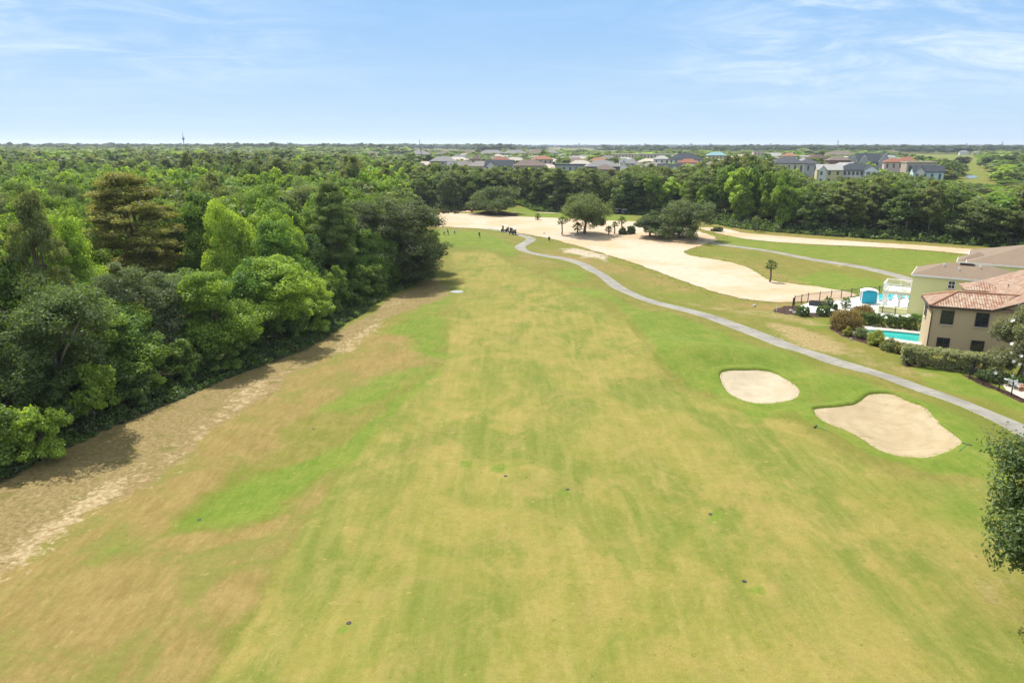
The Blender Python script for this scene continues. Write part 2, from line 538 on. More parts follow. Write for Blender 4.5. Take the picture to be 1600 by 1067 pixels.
# ------------------------------------------------------------------ ground
FOREST_EDGE = [(-260, 900), (0, 748), (120, 690), (200, 655), (260, 630), (340, 595), (430, 560), (490, 535), (560, 490), (600, 465),
               (640, 445), (672, 425), (668, 400), (655, 370), (648, 345), (648, 327), (700, 325), (740, 324), (800, 323.5), (845, 327),
               (900, 333), (985, 335), (1060, 341), (1112, 349), (1160, 358), (1240, 365), (1340, 372), (1440, 378), (1545, 386), (1620, 394), (1800, 412)]
fe = W(FOREST_EDGE)
FOREST = np.vstack([fe, [(420, 170), (7000, 600), (9000, 12000), (-9000, 12000), (-7000, 300), (-300, 20)]])
LAWN_FAR = W([(1386, 250), (1400, 241), (1470, 239), (1530, 239), (1528, 252), (1545, 262), (1540, 275), (1566, 296), (1540, 300), (1490, 290), (1500, 275), (1478, 262), (1440, 252)])

BUNKER1 = [(145, 100), (165, 70), (250, 62), (350, 62), (420, 72), (470, 95), (530, 130), (562, 160), (563, 190), (530, 215), (450, 232), (370, 238), (300, 230), (230, 205), (185, 175), (160, 140)]
BUNKER2 = [(632, 275), (660, 262), (760, 252), (840, 243), (880, 215), (930, 188), (990, 182), (1060, 192), (1130, 222), (1220, 255), (1260, 300), (1330, 365), (1410, 425), (1405, 450), (1330, 490), (1220, 518), (1100, 512), (1000, 490), (930, 455), (860, 405), (800, 375), (720, 345), (660, 315)]
bk1 = spline(W([(1080 + x / 3.333, 560 + y / 3.333) for x, y in BUNKER1]), 5, True)
bk2 = spline(W([(1080 + x / 3.333, 560 + y / 3.333) for x, y in BUNKER2]), 5, True)

# which turf grows where: photo outlines turned into ground polygons, edge softness in metres, strength
REGIONS = {
    'fair': [([(250, 1170), (330, 1067), (400, 960), (440, 880), (490, 800), (540, 735), (600, 660), (650, 610), (695, 570), (703, 540), (703, 515), (800, 495), (900, 490), (978, 502), (1000, 530), (1030, 575), (1080, 618), (1140, 655), (1200, 690), (1270, 735), (1360, 785), (1480, 850), (1640, 930), (1700, 1170)], 1.5, 1), ([(702, 540), (703, 500), (713, 470), (712, 430), (706, 395), (760, 392), (800, 414), (850, 434), (890, 452), (930, 470), (965, 500), (985, 530), (900, 560), (780, 560)], 5.0, 1), ([(940, 600), (1065, 606), (1100, 622), (1160, 645), (1250, 660), (1300, 700), (1400, 745), (1500, 752), (1620, 740), (1750, 1170), (800, 1170)], 4.0, 0.95)],
    'lush': [([(270, 815), (330, 770), (430, 725), (520, 695), (580, 655), (640, 610), (700, 568), (700, 580), (640, 630), (575, 700), (520, 745), (430, 800), (350, 825), (290, 832)], 1.6, 1),
             ([(480, 650), (540, 605), (640, 575), (690, 560), (640, 605), (560, 640)], 2.0, 0.8), ([(590, 520), (630, 500), (700, 492), (702, 555), (660, 560), (640, 525)], 2.5, 0.9),
             ([(110, 890), (190, 850), (240, 850), (150, 905)], 1.5, 0.6), ([(690, 440), (706, 440), (708, 480), (690, 495), (640, 505), (620, 495), (660, 480)], 2.0, 0.7),
             ([(662, 372), (680, 358), (740, 362), (775, 368), (800, 380), (800, 392), (745, 386), (700, 386), (690, 380)], 3.5, 1), ([(790, 385), (806, 380), (812, 392), (800, 402), (785, 398)], 3, 0.9),
             ([(860, 420), (900, 418), (920, 432), (905, 442), (870, 438)], 2.5, 1), ([(880, 448), (930, 452), (1000, 480), (1100, 508), (1250, 560), (1400, 610), (1520, 660), (1590, 760), (1480, 735), (1300, 645), (1252, 600), (1120, 575), (1112, 610), (1080, 612), (1035, 570), (1005, 520), (970, 478), (920, 462)], 2.2, 1),
             ([(1100, 570), (1260, 570), (1270, 640), (1180, 655), (1110, 625)], 1.4, 0.9), ([(1250, 640), (1300, 615), (1480, 640), (1540, 720), (1440, 740), (1330, 690)], 1.6, 0.95),
             ([(1100, 700), (1190, 690), (1260, 760), (1180, 800)], 3, 0.35), ([(1400, 760), (1500, 740), (1600, 800), (1600, 900), (1480, 830)], 3, 0.55), ([(1090, 640), (1150, 660), (1110, 680)], 2, 0.3),
             ([(1420, 575), (1500, 572), (1620, 620), (1640, 660), (1560, 630), (1450, 600)], 1.2, 1), ([(1235, 432), (1300, 425), (1400, 440), (1412, 455), (1330, 462), (1250, 445)], 3, 0.9), ([(1075, 392), (1150, 395), (1200, 415), (1190, 425), (1120, 408)], 4, 0.5),
             ([(1108, 378), (1130, 366), (1240, 380), (1440, 391), (1530, 400), (1480, 425), (1440, 436), (1330, 412), (1200, 394)], 5, 0.75), ([(790, 328), (832, 322), (850, 329), (920, 333), (990, 336), (995, 347), (900, 342), (850, 341), (800, 335)], 5, 0.95),
             ([(1240, 500), (1300, 498), (1300, 520), (1260, 515)], 1.5, 0.7), ([(1130, 475), (1180, 482), (1240, 490), (1190, 505), (1120, 485)], 2.5, 0.4), ([(940, 425), (1000, 430), (1060, 450), (1130, 470), (1100, 478), (1000, 455)], 3, 0.5),
             *[([(a_ - 13, b_), (a_ - 6, b_ - 7), (a_ + 6, b_ - 7), (a_ + 13, b_), (a_ + 6, b_ + 7), (a_ - 6, b_ + 7)], 0.35, 1) for a_, b_ in ((790, 743), (1110, 803), (1163, 908), (887, 764), (729, 726), (545, 973))],
             ([(560, 1010), (640, 990), (700, 1067), (540, 1067)], 2, 0.3), ([(700, 760), (800, 720), (880, 760), (800, 860), (700, 900)], 4, 0.35), ([(1000, 800), (1120, 770), (1150, 850), (1060, 880)], 3, 0.3), ([(1250, 900), (1330, 880), (1380, 1000), (1300, 1050)], 3, 0.35)],
    'brown': [([(0, 890), (100, 830), (200, 765), (300, 685), (400, 610), (500, 560), (560, 520), (650, 525), (690, 560), (640, 600), (540, 610), (480, 655), (380, 720), (290, 790), (250, 845), (330, 835), (450, 800), (500, 760), (530, 735), (480, 810), (430, 890), (380, 980), (310, 1100), (-250, 1100), (-250, 980)], 2.0, 1),
              ([(835, 385), (880, 392), (960, 410), (1060, 440), (1100, 460), (1000, 445), (920, 420), (850, 400)], 3, 0.7), ([(1000, 500), (1050, 510), (1040, 560), (1010, 545)], 3, 0.35), ([(1085, 395), (1180, 420), (1215, 440), (1300, 448), (1180, 410)], 3, 0.9),
              ([(800, 380), (830, 395), (870, 410), (860, 418), (810, 404)], 2.5, 0.6), ([(1120, 470), (1190, 474), (1300, 474), (1320, 482), (1230, 490), (1140, 480)], 2, 0.9),
              ([(1110, 352), (1180, 363), (1340, 375), (1500, 385), (1600, 392), (1600, 398), (1440, 384), (1240, 371), (1130, 358)], 3, 1)],
    'litter': [([(-250, 890), (0, 745), (150, 675), (250, 632), (350, 590), (480, 540), (560, 500), (620, 462), (680, 432), (702, 445), (690, 470), (620, 492), (560, 525), (500, 562), (420, 612), (340, 668), (290, 712), (230, 762), (150, 805), (80, 845), (0, 898), (-250, 1000)], 1.2, 1),
               ([(740, 400), (790, 410), (830, 425), (780, 425)], 3, 0.35)],
    'bare': [([(-60, 905), (0, 850), (130, 760), (220, 715), (300, 660), (400, 596), (480, 556), (480, 576), (390, 640), (300, 715), (225, 778), (150, 832), (70, 882), (-60, 965)], 3.0, 0.55), ([(-60, 920), (0, 872), (60, 830), (130, 778), (195, 735), (225, 750), (150, 812), (80, 856), (20, 892), (-60, 935)], 1.3, 0.95), ([(290, 690), (340, 630), (390, 598), (440, 590), (380, 640), (310, 700)], 1.5, 0.72), ([(0, 790), (120, 715), (250, 660), (300, 650), (200, 730), (80, 800), (0, 840)], 2.5, 0.36),
             ([(500, 548), (560, 515), (605, 492), (600, 512), (540, 550)], 1.5, 0.72), ([(590, 480), (640, 455), (660, 460), (620, 485)], 1.5, 0.55), ([(1190, 512), (1260, 528), (1300, 545), (1270, 548), (1200, 525)], 1.2, 0.45)],
    'mulch': [([(1200, 488), (1240, 480), (1308, 482), (1306, 493), (1250, 494), (1215, 491)], 0.5, 1), ([(1292, 508), (1310, 500), (1345, 512), (1400, 530), (1440, 545), (1440, 562), (1405, 556), (1345, 538), (1305, 524)], 0.6, 1), ([(1500, 588), (1518, 590), (1620, 628), (1620, 636), (1540, 606)], 0.4, 0.9), ([(728, 335), (765, 329), (812, 333), (805, 339), (760, 340)], 3, 0.9), ([(1395, 560), (1410, 572), (1545, 585), (1545, 575)], 0.5, 0.8)],
    'dry': [([(1190, 502), (1240, 512), (1300, 530), (1330, 545), (1310, 555), (1260, 543), (1210, 522)], 2.0, 0.8), ([(1300, 535), (1400, 565), (1470, 588), (1500, 600), (1420, 590), (1330, 566)], 2.0, 0.5), ([(985, 452), (1040, 468), (1130, 478), (1230, 488), (1300, 505), (1300, 515), (1200, 500), (1090, 480)], 2.2, 0.55), ([(1060, 690), (1130, 670), (1210, 700), (1120, 730)], 3, 0.3), ([(1440, 590), (1520, 610), (1600, 650), (1540, 625)], 1.5, 0.4), ([(700, 640), (900, 600), (1000, 640), (900, 680)], 6, 0.28), ([(1480, 690), (1520, 680), (1540, 710), (1500, 720)], 1.5, 0.35), ([(1490, 860), (1560, 880), (1600, 950), (1540, 960)], 2, 0.5)],
    'pale': [([(870, 386), (905, 387), (955, 400), (950, 409), (900, 402), (875, 393)], 3.5, 0.62), ([(775, 329), (830, 327), (860, 330), (900, 333), (860, 333), (800, 332)], 3.5, 0.75), ([(1280, 412), (1340, 417), (1330, 420), (1280, 416)], 4, 0.5)],
}


def region_weights(x, y):
    wx = x + 3.2 * (fbm(x / 5.0, y / 5.0, 11) - 0.5)
    wy = y + 5.0 * (fbm(x / 5.0, y / 5.0, 23) - 0.5)
    out = {}
    for k, polys in REGIONS.items():
        w = np.zeros(x.shape)
        for px, soft, st in polys:
            poly = W(px)
            pad = soft + 6
            sel = (x > poly[:, 0].min() - pad) & (x < poly[:, 0].max() + pad) & (y > poly[:, 1].min() - pad) & (y < poly[:, 1].max() + pad)
            if sel.any():
                d = sdf(wx[sel], wy[sel], poly) if k != 'fair' else sdf(x[sel] + 0.12 * (wx[sel] - x[sel]), y[sel] + 0.12 * (wy[sel] - y[sel]), poly)
                w[sel] = np.maximum(w[sel], st * sstep(d, -soft, soft))
        out[k] = w
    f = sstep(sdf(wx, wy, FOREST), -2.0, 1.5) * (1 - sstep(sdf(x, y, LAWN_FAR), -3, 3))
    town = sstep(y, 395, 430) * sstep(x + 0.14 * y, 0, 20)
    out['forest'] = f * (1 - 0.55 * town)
    out['lush'] = np.maximum(out['lush'], 0.55 * sstep(sdf(x, y, LAWN_FAR), -3, 3))
    return out


def turf_attrs(x, y):
    w = region_weights(x, y)
    one = np.ones(x.shape)
    return {'wa': np.stack([w['fair'], w['lush'], w['brown'], one], 1), 'wb': np.stack([w['litter'], w['bare'], w['forest'], one], 1),
            'wc': np.stack([w['mulch'], w['dry'], w['pale'], one], 1)}


def build_ground():
    xs = list(np.arange(-100, 135, 0.5))
    st, x = 0.5, 135.0
    right = []
    while x < 14000:
        right.append(x)
        st *= 1.07
        x += st
    st, x = 0.5, -100.5
    left = []
    while x > -14000:
        left.append(x)
        st *= 1.07
        x -= st
    xs = np.array(left[::-1] + xs + right)
    ys, y = [-3000, -1000, -400, -150, -60, -20, 0, 8, 14, 18, 21], 23.0
    while y < 20000:
        ys.append(y)
        y += 0.38 if y < 60 else (0.0065 * y if y < 300 else 0.04 * y)
    ys = np.array(ys)
    X, Y = np.meshgrid(xs, ys)
    x, y = X.ravel(), Y.ravel()
    z = hz(x, y)
    for poly in (bk1, bk2):
        sel = (x > poly[:, 0].min()) & (x < poly[:, 0].max()) & (y > poly[:, 1].min()) & (y < poly[:, 1].max())
        z[sel] -= 0.9 * sstep(sdf(x[sel], y[sel], poly), 0.15, 1.3)
    for poly in DUG:
        sel = (x > poly[:, 0].min()) & (x < poly[:, 0].max()) & (y > poly[:, 1].min()) & (y < poly[:, 1].max())
        z[sel] -= 1.5 * (sdf(x[sel], y[sel], poly) > -0.6)
    nx, ny = len(xs), len(ys)
    i = np.arange(nx * ny).reshape(ny, nx)
    f = np.stack([i[:-1, :-1].ravel(), i[:-1, 1:].ravel(), i[1:, 1:].ravel(), i[1:, :-1].ravel()], 1)
    me = mesh_np('ground', np.stack([x, y, z], 1), f, M['turf'], turf_attrs(x, y), True)
    tag(link('ground', me), kind='structure')


def sheet(name, poly, mat, dz=0.05, grid=2.0, zf=None, label=None, jitter=0.0):
    """a sheet that follows the ground inside an outline."""
    poly = np.array(poly)
    if jitter:
        poly = poly + jitter * (np.stack([fbm(poly[:, 0] / 1.7, poly[:, 1] / 1.7, 5), fbm(poly[:, 0] / 1.7, poly[:, 1] / 1.7, 9)], 1) - 0.5)
    x0, y0 = poly.min(0)
    x1, y1 = poly.max(0)
    gx, gy = np.meshgrid(np.arange(x0, x1, grid), np.arange(y0, y1, grid))
    gx, gy = gx.ravel(), gy.ravel()
    keep = sdf(gx, gy, poly) > grid * 0.35
    pts = [Vector(p) for p in poly] + [Vector(p) for p in zip(gx[keep], gy[keep])]
    k = len(poly)
    vs, _, fs, *_ = delaunay_2d_cdt(pts, [(i, (i + 1) % k) for i in range(k)], [], 1, 1e-4)
    v = np.array([(p.x, p.y) for p in vs])
    z = hz(v[:, 0], v[:, 1]) + dz
    if zf is not None:
        z = z + zf(v[:, 0], v[:, 1])
    me = mesh_np(name, np.column_stack([v, z]), np.array([list(q) for q in fs]), mat, None, True)
    o = link(name, me)
    return tag(o, label, kind='structure')


def ribbon(name, pts, width, mat, dz=0.05, thick=0.18, n=10):
    c = spline(pts, n)
    t = np.gradient(c, axis=0)
    t /= np.linalg.norm(t, axis=1)[:, None]
    nrm = np.stack([-t[:, 1], t[:, 0]], 1)
    L = np.concatenate([[0], np.cumsum(np.linalg.norm(np.diff(c, axis=0), axis=1))])
    offs = [-1.0, -1.0, -0.93, -0.5, 0, 0.5, 0.93, 1.0, 1.0]
    drop = [-thick, -0.015, 0, 0.01, 0.02, 0.01, 0, -0.015, -thick]
    V, ac, al = [], [], []
    for o, d in zip(offs, drop):
        q = c + nrm * (o * width / 2)
        V.append(np.column_stack([q, hz(q[:, 0], q[:, 1]) + dz + d]))
        ac.append(np.full(len(c), o))
        al.append(L)
    m = len(c)
    V = np.vstack(V)
    fs = []
    for j in range(len(offs) - 1):
        a = np.arange(m - 1) + j * m
        fs.append(np.stack([a, a + 1, a + 1 + m, a + m], 1))
    me = mesh_np(name, V, np.vstack(fs), mat, {'across': np.concatenate(ac), 'along': np.concatenate(al)})
    return tag(link(name, me), kind='structure')


POOL = W([(1340, 519), (1376, 517), (1451, 524), (1470, 527), (1470, 540), (1452, 538), (1400, 531)])
DUG = [POOL]
build_ground()

PATH = W([(760, 357), (785, 361), (806, 365.5), (824, 370.5), (830, 374), (824, 379), (815, 384), (813, 388), (822, 393), (844, 398.5), (880, 404.5), (910, 413.5), (932, 425.5), (955, 441), (976, 454.5), (1002, 466), (1060, 482), (1120, 499), (1195, 527), (1270, 553), (1345, 577), (1420, 601), (1480, 622), (1540, 646), (1588, 668), (1650, 705), (1720, 770)])
ribbon('cart_path', PATH, 2.7, M['path'], 0.06)
PATH2 = W([(1060, 371), (1100, 377), (1150, 385.5), (1250, 402), (1330, 415), (1390, 428), (1425, 440), (1450, 455)])
ribbon('cart_path', PATH2, 2.7, M['path'], 0.07)

SAND = [(652, 338), (690, 333), (735, 334.5), (800, 338.5), (870, 341), (950, 345), (1010, 347), (1060, 352), (1105, 366), (1120, 376), (1100, 382), (1068, 394), (1090, 402), (1140, 410), (1175, 422), (1200, 437), (1240, 444), (1300, 452), (1335, 459), (1328, 466), (1300, 470.5), (1240, 472.5), (1180, 470), (1130, 460), (1090, 448), (1050, 433), (1000, 415), (960, 402), (920, 390), (870, 376), (820, 366), (780, 360.5), (740, 357), (700, 355), (668, 354), (655, 346)]
sheet('sand', spline(W(SAND), 8, True), M['waste_sand'], 0.07, 2.5, jitter=1.4)
SAND_R = [(1090, 356), (1130, 357), (1165, 364.5), (1240, 371), (1340, 378), (1440, 384), (1545, 392), (1620, 398), (1535, 399), (1440, 391), (1340, 385), (1240, 380.5), (1180, 375.5), (1140, 369), (1110, 362)]
sheet('sand', spline(W(SAND_R), 6, True), M['waste_sand'], 0.07, 3.0, jitter=1.0)
SAND_B = [(646, 331), (668, 325.5), (735, 324), (742, 327), (736, 331.5), (690, 331.5)]
sheet('sand', spline(W(SAND_B), 6, True), M['waste_sand'], 0.07, 3.0, jitter=1.0)


def bunker(poly, mat, label):
    zf = lambda x, y: -0.42 * sstep(sdf(x, y, poly), 0.1, 3.0)
    o = sheet('sand_bunker', poly, mat, 0.04, 0.5, zf, label, 0.35)
    # the turf lip round the sand
    c = poly
    t = np.roll(c, -1, 0) - np.roll(c, 1, 0)
    t /= np.linalg.norm(t, axis=1)[:, None]
    nrm = np.stack([t[:, 1], -t[:, 0]], 1)
    if sdf(np.array([c[0, 0] + nrm[0, 0] * 0.05]), np.array([c[0, 1] + nrm[0, 1] * 0.05]), poly)[0] > 0:
        nrm = -nrm
    j = fbm(c[:, 0] / 0.9, c[:, 1] / 0.9, 31)
    far = sstep(nrm[:, 1], -0.35, 0.5)
    V = []
    for off, dz in ((-0.28, -0.25), (-0.10, 0.05), (0.02, 0.19), (0.30, 0.22), (0.9, 0.10), (1.6, -0.04)):
        q = c + nrm * (off + 0.30 * (j[:, None] - 0.5) * (off < 0.3))
        lift = dz * (0.35 + 0.9 * far) if dz > 0 else dz
        V.append(np.column_stack([q, hz(q[:, 0], q[:, 1]) + lift]))
    m = len(c)
    V = np.vstack(V)
    fs = []
    for k in range(5):
        a = np.arange(m)
        b = (a + 1) % m
        fs.append(np.stack([a + k * m, b + k * m, b + (k + 1) * m, a + (k + 1) * m], 1))
    at = turf_attrs(V[:, 0], V[:, 1])
    at['wa'][:, 1] = np.maximum(at['wa'][:, 1], 0.8)
    tag(link('turf_lip', mesh_np('turf_lip', V, np.vstack(fs), M['turf'], at, True)), kind='structure')
    return o


bunker(bk1, M['bunker_pale'], 'smaller egg-shaped pale sand bunker in the mown bank')
bunker(bk2, M['bunker_sand'], 'larger bunker with swirled rake marks in its sand')
# ------------------------------------------------------------------ the far houses: columns and roof line in the photo, distance, wall, roof, roof shape, storeys
WH, CR, YE, TAN, GR, BK, AQ, PK = (0.62, 0.60, 0.56), (0.58, 0.52, 0.40), (0.58, 0.50, 0.28), (0.42, 0.35, 0.27), (0.36, 0.37, 0.38), (0.26, 0.15, 0.10), (0.50, 0.62, 0.62), (0.56, 0.44, 0.38)
SL, DG, TP, LG, TC, OR, BR, TQ, PG = (0.055, 0.062, 0.072), (0.085, 0.088, 0.095), (0.17, 0.135, 0.112), (0.215, 0.205, 0.20), (0.25, 0.115, 0.075), (0.29, 0.155, 0.095), (0.115, 0.082, 0.066), (0.20, 0.33, 0.34), (0.34, 0.33, 0.31)
HOUSES = [
    (537, 552, 239, 880, WH, LG, 'flat', 2, 'small pale flat-roofed building left of the taupe apartments'),
    (560, 592, 236, 900, TAN, TP, 'hip', 3, 'taupe apartment block alone in the left wood near the skyline'),
    (641, 671, 235, 850, WH, LG, 'hip', 3, 'white apartment block with dark balconies at the foot of the leaning boom'),
    (673, 712, 244, 480, PK, LG, 'hip', 2, 'brown-walled house with pale grey hip roof, first house right of the left wood'),
    (682, 709, 236, 1000, CR, TP, 'hip', 3, 'beige apartment block behind the pale grey hip roof'),
    (723, 746, 235, 1060, CR, TP, 'hip', 3, 'beige apartment block at the left end of the long row'),
    (751, 786, 234, 1010, TAN, LG, 'hip', 3, 'second apartment block of the long row, counted from the left'),
    (788, 822, 234, 1000, WH, LG, 'hip', 3, 'third apartment block of the long row, with white walls'),
    (824, 852, 234, 980, TAN, TP, 'hip', 3, 'fourth apartment block of the long row, with taupe roof'),
    (853, 872, 235, 990, WH, LG, 'hip', 3, 'last and narrowest apartment block at the right end of the long row'),
    (700, 719, 253, 425, WH, LG, 'gable', 2, 'white gabled house half hidden in the treetops'),
    (736, 752, 244, 610, PK, BR, 'hip', 2, 'brown-roofed house left of the slate roof with a white gable'),
    (760, 802, 250, 470, WH, SL, 'gable', 2, 'slate-roofed house with a white gable at its left end'),
    (803, 852, 249, 420, PK, TP, 'hip', 2, 'house under a broad tan hip roof, behind the lone oak on the sand'),
    (766, 799, 245, 590, TAN, TC, 'hip', 2, 'low red-brown tiled roof behind the slate house'),
    (832, 862, 243, 560, PK, OR, 'hip', 2, 'house with peach tiles left of the bushy tree among the roofs'),
    (868, 914, 256, 450, GR, DG, 'flat', 2, 'house with long flat dark roof'),
    (872, 918, 246, 600, YE, TP, 'hip', 2, 'yellow house behind the long flat dark roof'),
    (916, 966, 250, 430, TP, LG, 'hip', 2, 'house with the widest light grey hip roof'),
    (930, 960, 257, 385, TAN, TP, 'hip', 2, 'taupe hip-roofed house in front of the widest grey roof'),
    (921, 951, 246, 610, CR, OR, 'hip', 2, 'orange tiled roof behind the widest grey roof'),
    (968, 990, 249, 520, WH, LG, 'gable', 2, 'grey house with white gable wall right of the widest grey roof'),
    (957, 1000, 240, 760, CR, TAN, 'flat', 2, 'long low tan building in the middle of the roofs'),
    (1002, 1047, 240, 760, CR, PG, 'flat', 2, 'long low cream building just right of the tan one'),
    (1022, 1045, 243, 560, WH, PG, 'hip', 2, 'white house with a porch under a pale roof'),
    (1046, 1094, 239, 550, WH, SL, 'hip', 2, 'big white two-storey house with dark hip roof, mid skyline'),
    (1060, 1090, 248, 500, PK, TC, 'hip', 1, 'low terracotta roof in front of the big white house'),
    (1029, 1063, 256, 425, WH, SL, 'gable', 2, 'small house with white-trimmed gable and slate roof above the trees'),
    (1105, 1133, 237, 700, YE, TQ, 'hip', 2, 'house with a turquoise metal roof'),
    (1176, 1191, 236, 820, PK, PG, 'flat', 2, 'pinkish block right of the tall pines'),
    (1194, 1218, 239, 800, WH, PG, 'gable', 1, 'white low building between pinkish block and orange roof'),
    (1222, 1243, 239, 640, WH, OR, 'hip', 2, 'white-walled house with an orange tiled roof'),
    (1208, 1252, 246, 430, CR, DG, 'hip', 2, 'cream house with slate-grey hip roof above the right wood'),
    (1247, 1276, 249, 450, GR, DG, 'hip', 2, 'blue-grey roofed house beside the cream house'),
    (1262, 1291, 241, 600, PK, BR, 'hip', 2, 'brown-roofed house behind the blue-grey roof'),
    (1293, 1324, 244, 490, BK, TP, 'hip', 2, 'red brick house with taupe hip roof'),
    (1292, 1330, 236, 900, WH, TP, 'hip', 2, 'white-walled building far behind the brick house'),
    (1322, 1384, 239, 510, GR, SL, 'gables', 3, 'great grey house with a row of white-trimmed gables'),
    (1277, 1312, 257, 385, YE, PG, 'gable', 3, 'yellow house with pale metal roof and open porches'),
    (1312, 1364, 255, 388, WH, SL, 'portico', 3, 'white house with rows of windows and a gabled portico'),
    (1382, 1408, 247, 480, PK, TC, 'hip', 2, 'coral tiled house right of the great grey house'),
    (1402, 1427, 245, 500, PK, TC, 'hip', 2, 'second coral tiled house, right of the first and a little higher'),
    (1414, 1456, 252, 430, TAN, TAN, 'flat', 2, 'long tan flat-topped building behind the aqua house'),
    (1428, 1469, 259, 370, AQ, SL, 'gable', 2, 'pale aqua house with dark roof at the edge of the right wood'),
    (1388, 1402, 235, 1300, CR, TP, 'hip', 2, 'tiny cream house under the skyline above the coral roofs'),
    (1500, 1512, 235, 1400, WH, LG, 'hip', 2, 'tiny white house under the skyline above the far fairway'),
    (1521, 1533, 236, 1400, CR, LG, 'hip', 2, 'tiny cream house under the skyline at far right'),
]
_h = np.random.default_rng(303)
_RC = [(TP, 'taupe'), (BR, 'brown'), (LG, 'grey'), (DG, 'dark grey'), (TAN, 'tan'), (PG, 'pale')]
for _i in range(420):
    _D = 440 + 480 * _h.random() ** 1.2
    _p = 665 + 800 * _h.random()
    if _p > 1400 and _D > 470:
        continue
    _w = (15 + 9 * _h.random()) * F / _D
    _x = PX(_p, _D, 10)
    if any(abs(PX((q[0] + q[1]) / 2, q[3], 10) - _x) < (q[1] - q[0]) / F * q[3] * 0.5 + 13 and abs(q[3] - _D) < 26 for q in HOUSES):
        continue
    _r, _rn = _RC[_h.integers(len(_RC))]
    _r = tuple(0.35 * 0.3 + 0.75 * q for q in _r)
    _wl = (CR, TAN, PK, WH)[_h.integers(4)]
    _t = 6 + 6.4 + 2.6 * _h.random()
    _row = 'nearer rows of rooftops' if _D < 560 else 'farther rows of rooftops'
    _, _py = 0, 533.5 - F * (_D * sP - (CAMH - _t) * cP) / (_D * cP + (CAMH - _t) * sP)
    HOUSES.append((_p - _w / 2, _p + _w / 2, _py, _D, _wl, _r, 'hip', 1 if _t < 13 else 2, f'plain {_rn} hip-roofed house low among trees in the {_row}'))
    if len(HOUSES) > 150:
        break
HPOS = [(PX((a + b) / 2, D, 12), D, (b - a) / F * D) for a, b, _, D, *_ in HOUSES]
# ------------------------------------------------------------------ trees
def unit(v):
    return v / (np.linalg.norm(v, axis=-1, keepdims=True) + 1e-9)


def leaves(rng, cen, rad, per, size, squash=0.75, up=0.35, inner=0.45, shape=0.55):
    """leaf sprays round clump centres: arrays of rhombic leaves and their tint."""
    n = len(cen) * per
    ci = np.repeat(np.arange(len(cen)), per)
    d = unit(rng.normal(size=(n, 3)))
    d[:, 2] = d[:, 2] * 0.85 + up * 0.6
    r = rad[ci] * (inner + (1 - inner) * rng.random(n) ** 0.6) * (1 + 0.25 * (rng.random(n) > 0.9))
    pos = cen[ci] + d * r[:, None] * np.array([1, 1, squash])
    nrm = unit(unit(d) * 0.7 + rng.normal(size=(n, 3)) * 0.55 + np.array([0, 0, up]))
    a = unit(np.cross(nrm, rng.normal(size=(n, 3))))
    b = np.cross(nrm, a)
    s = size * (0.6 + 0.8 * rng.random(n))[:, None]
    w = s * shape
    v = np.stack([pos - a * s * 0.5, pos + b * w * 0.5 + nrm * s * 0.08, pos + a * s * 0.5, pos - b * w * 0.5 + nrm * s * 0.08], 1).reshape(-1, 3)
    ct = rng.random(len(cen))
    tint = np.repeat(np.clip(0.30 * ct[ci] + 0.5 * rng.random(n) + 0.1, 0, 1), 4)
    return v, tint


def leaf_mesh(name, v, tint, mat=None):
    return mesh_np(name, v, np.arange(len(v)).reshape(-1, 4), mat or M['leaf'], {'tint': tint})


def clumps(rng, kind, R, z0, z1, n):
    """clump centres and radii of a crown of radius R between heights z0 and z1."""
    zc, hh = (z0 + z1) / 2, (z1 - z0) / 2
    if kind == 'pine':
        lv = np.sort(rng.random(n))
        z = z0 + (z1 - z0) * lv
        rr = R * (0.12 + 0.88 * np.sin(np.pi * np.clip(lv * 0.80 + 0.16, 0, 1)) ** 1.2) * np.sqrt(0.06 + 0.94 * rng.random(n))
        t = rng.random(n) * 6.283
        return np.stack([rr * np.cos(t), rr * np.sin(t), z], 1), R * (0.17 + 0.11 * rng.random(n))
    # a handful of big limbs, each a lobe of clumps, so that the outline is uneven
    nl = 8 if kind == 'oak' else 6
    lt = rng.random() * 6.283 + np.arange(nl) * 6.283 / nl + rng.normal(size=nl) * 0.35
    lr = R * (0.36 + 0.24 * rng.random(nl))
    lz = zc + hh * (rng.random(nl) * 1.15 - 0.80)
    L = np.vstack([np.stack([lr * np.cos(lt), lr * np.sin(lt), lz], 1), [[R * 0.1 * rng.normal(), R * 0.1 * rng.normal(), zc + hh * 0.34]]])
    LR = np.append(R * (0.40 + 0.16 * rng.random(nl)), R * 0.55)
    k = rng.integers(0, nl + 1, n)
    d = unit(rng.normal(size=(n, 3)))
    d[:, 2] = np.where(d[:, 2] < -0.55, -d[:, 2] * 0.5, d[:, 2])
    q = (0.62 + 0.42 * rng.random(n))[:, None]
    vz = min(1.1, hh / R * 1.15)
    c = L[k] + d * q * LR[k][:, None] * np.array([1, 1, vz])
    c[:, 2] = np.where(c[:, 2] < z0, z0 + 0.5 * rng.random(n) * R * 0.3, np.minimum(c[:, 2], z1))
    return c, R * (0.13 + 0.13 * rng.random(n))


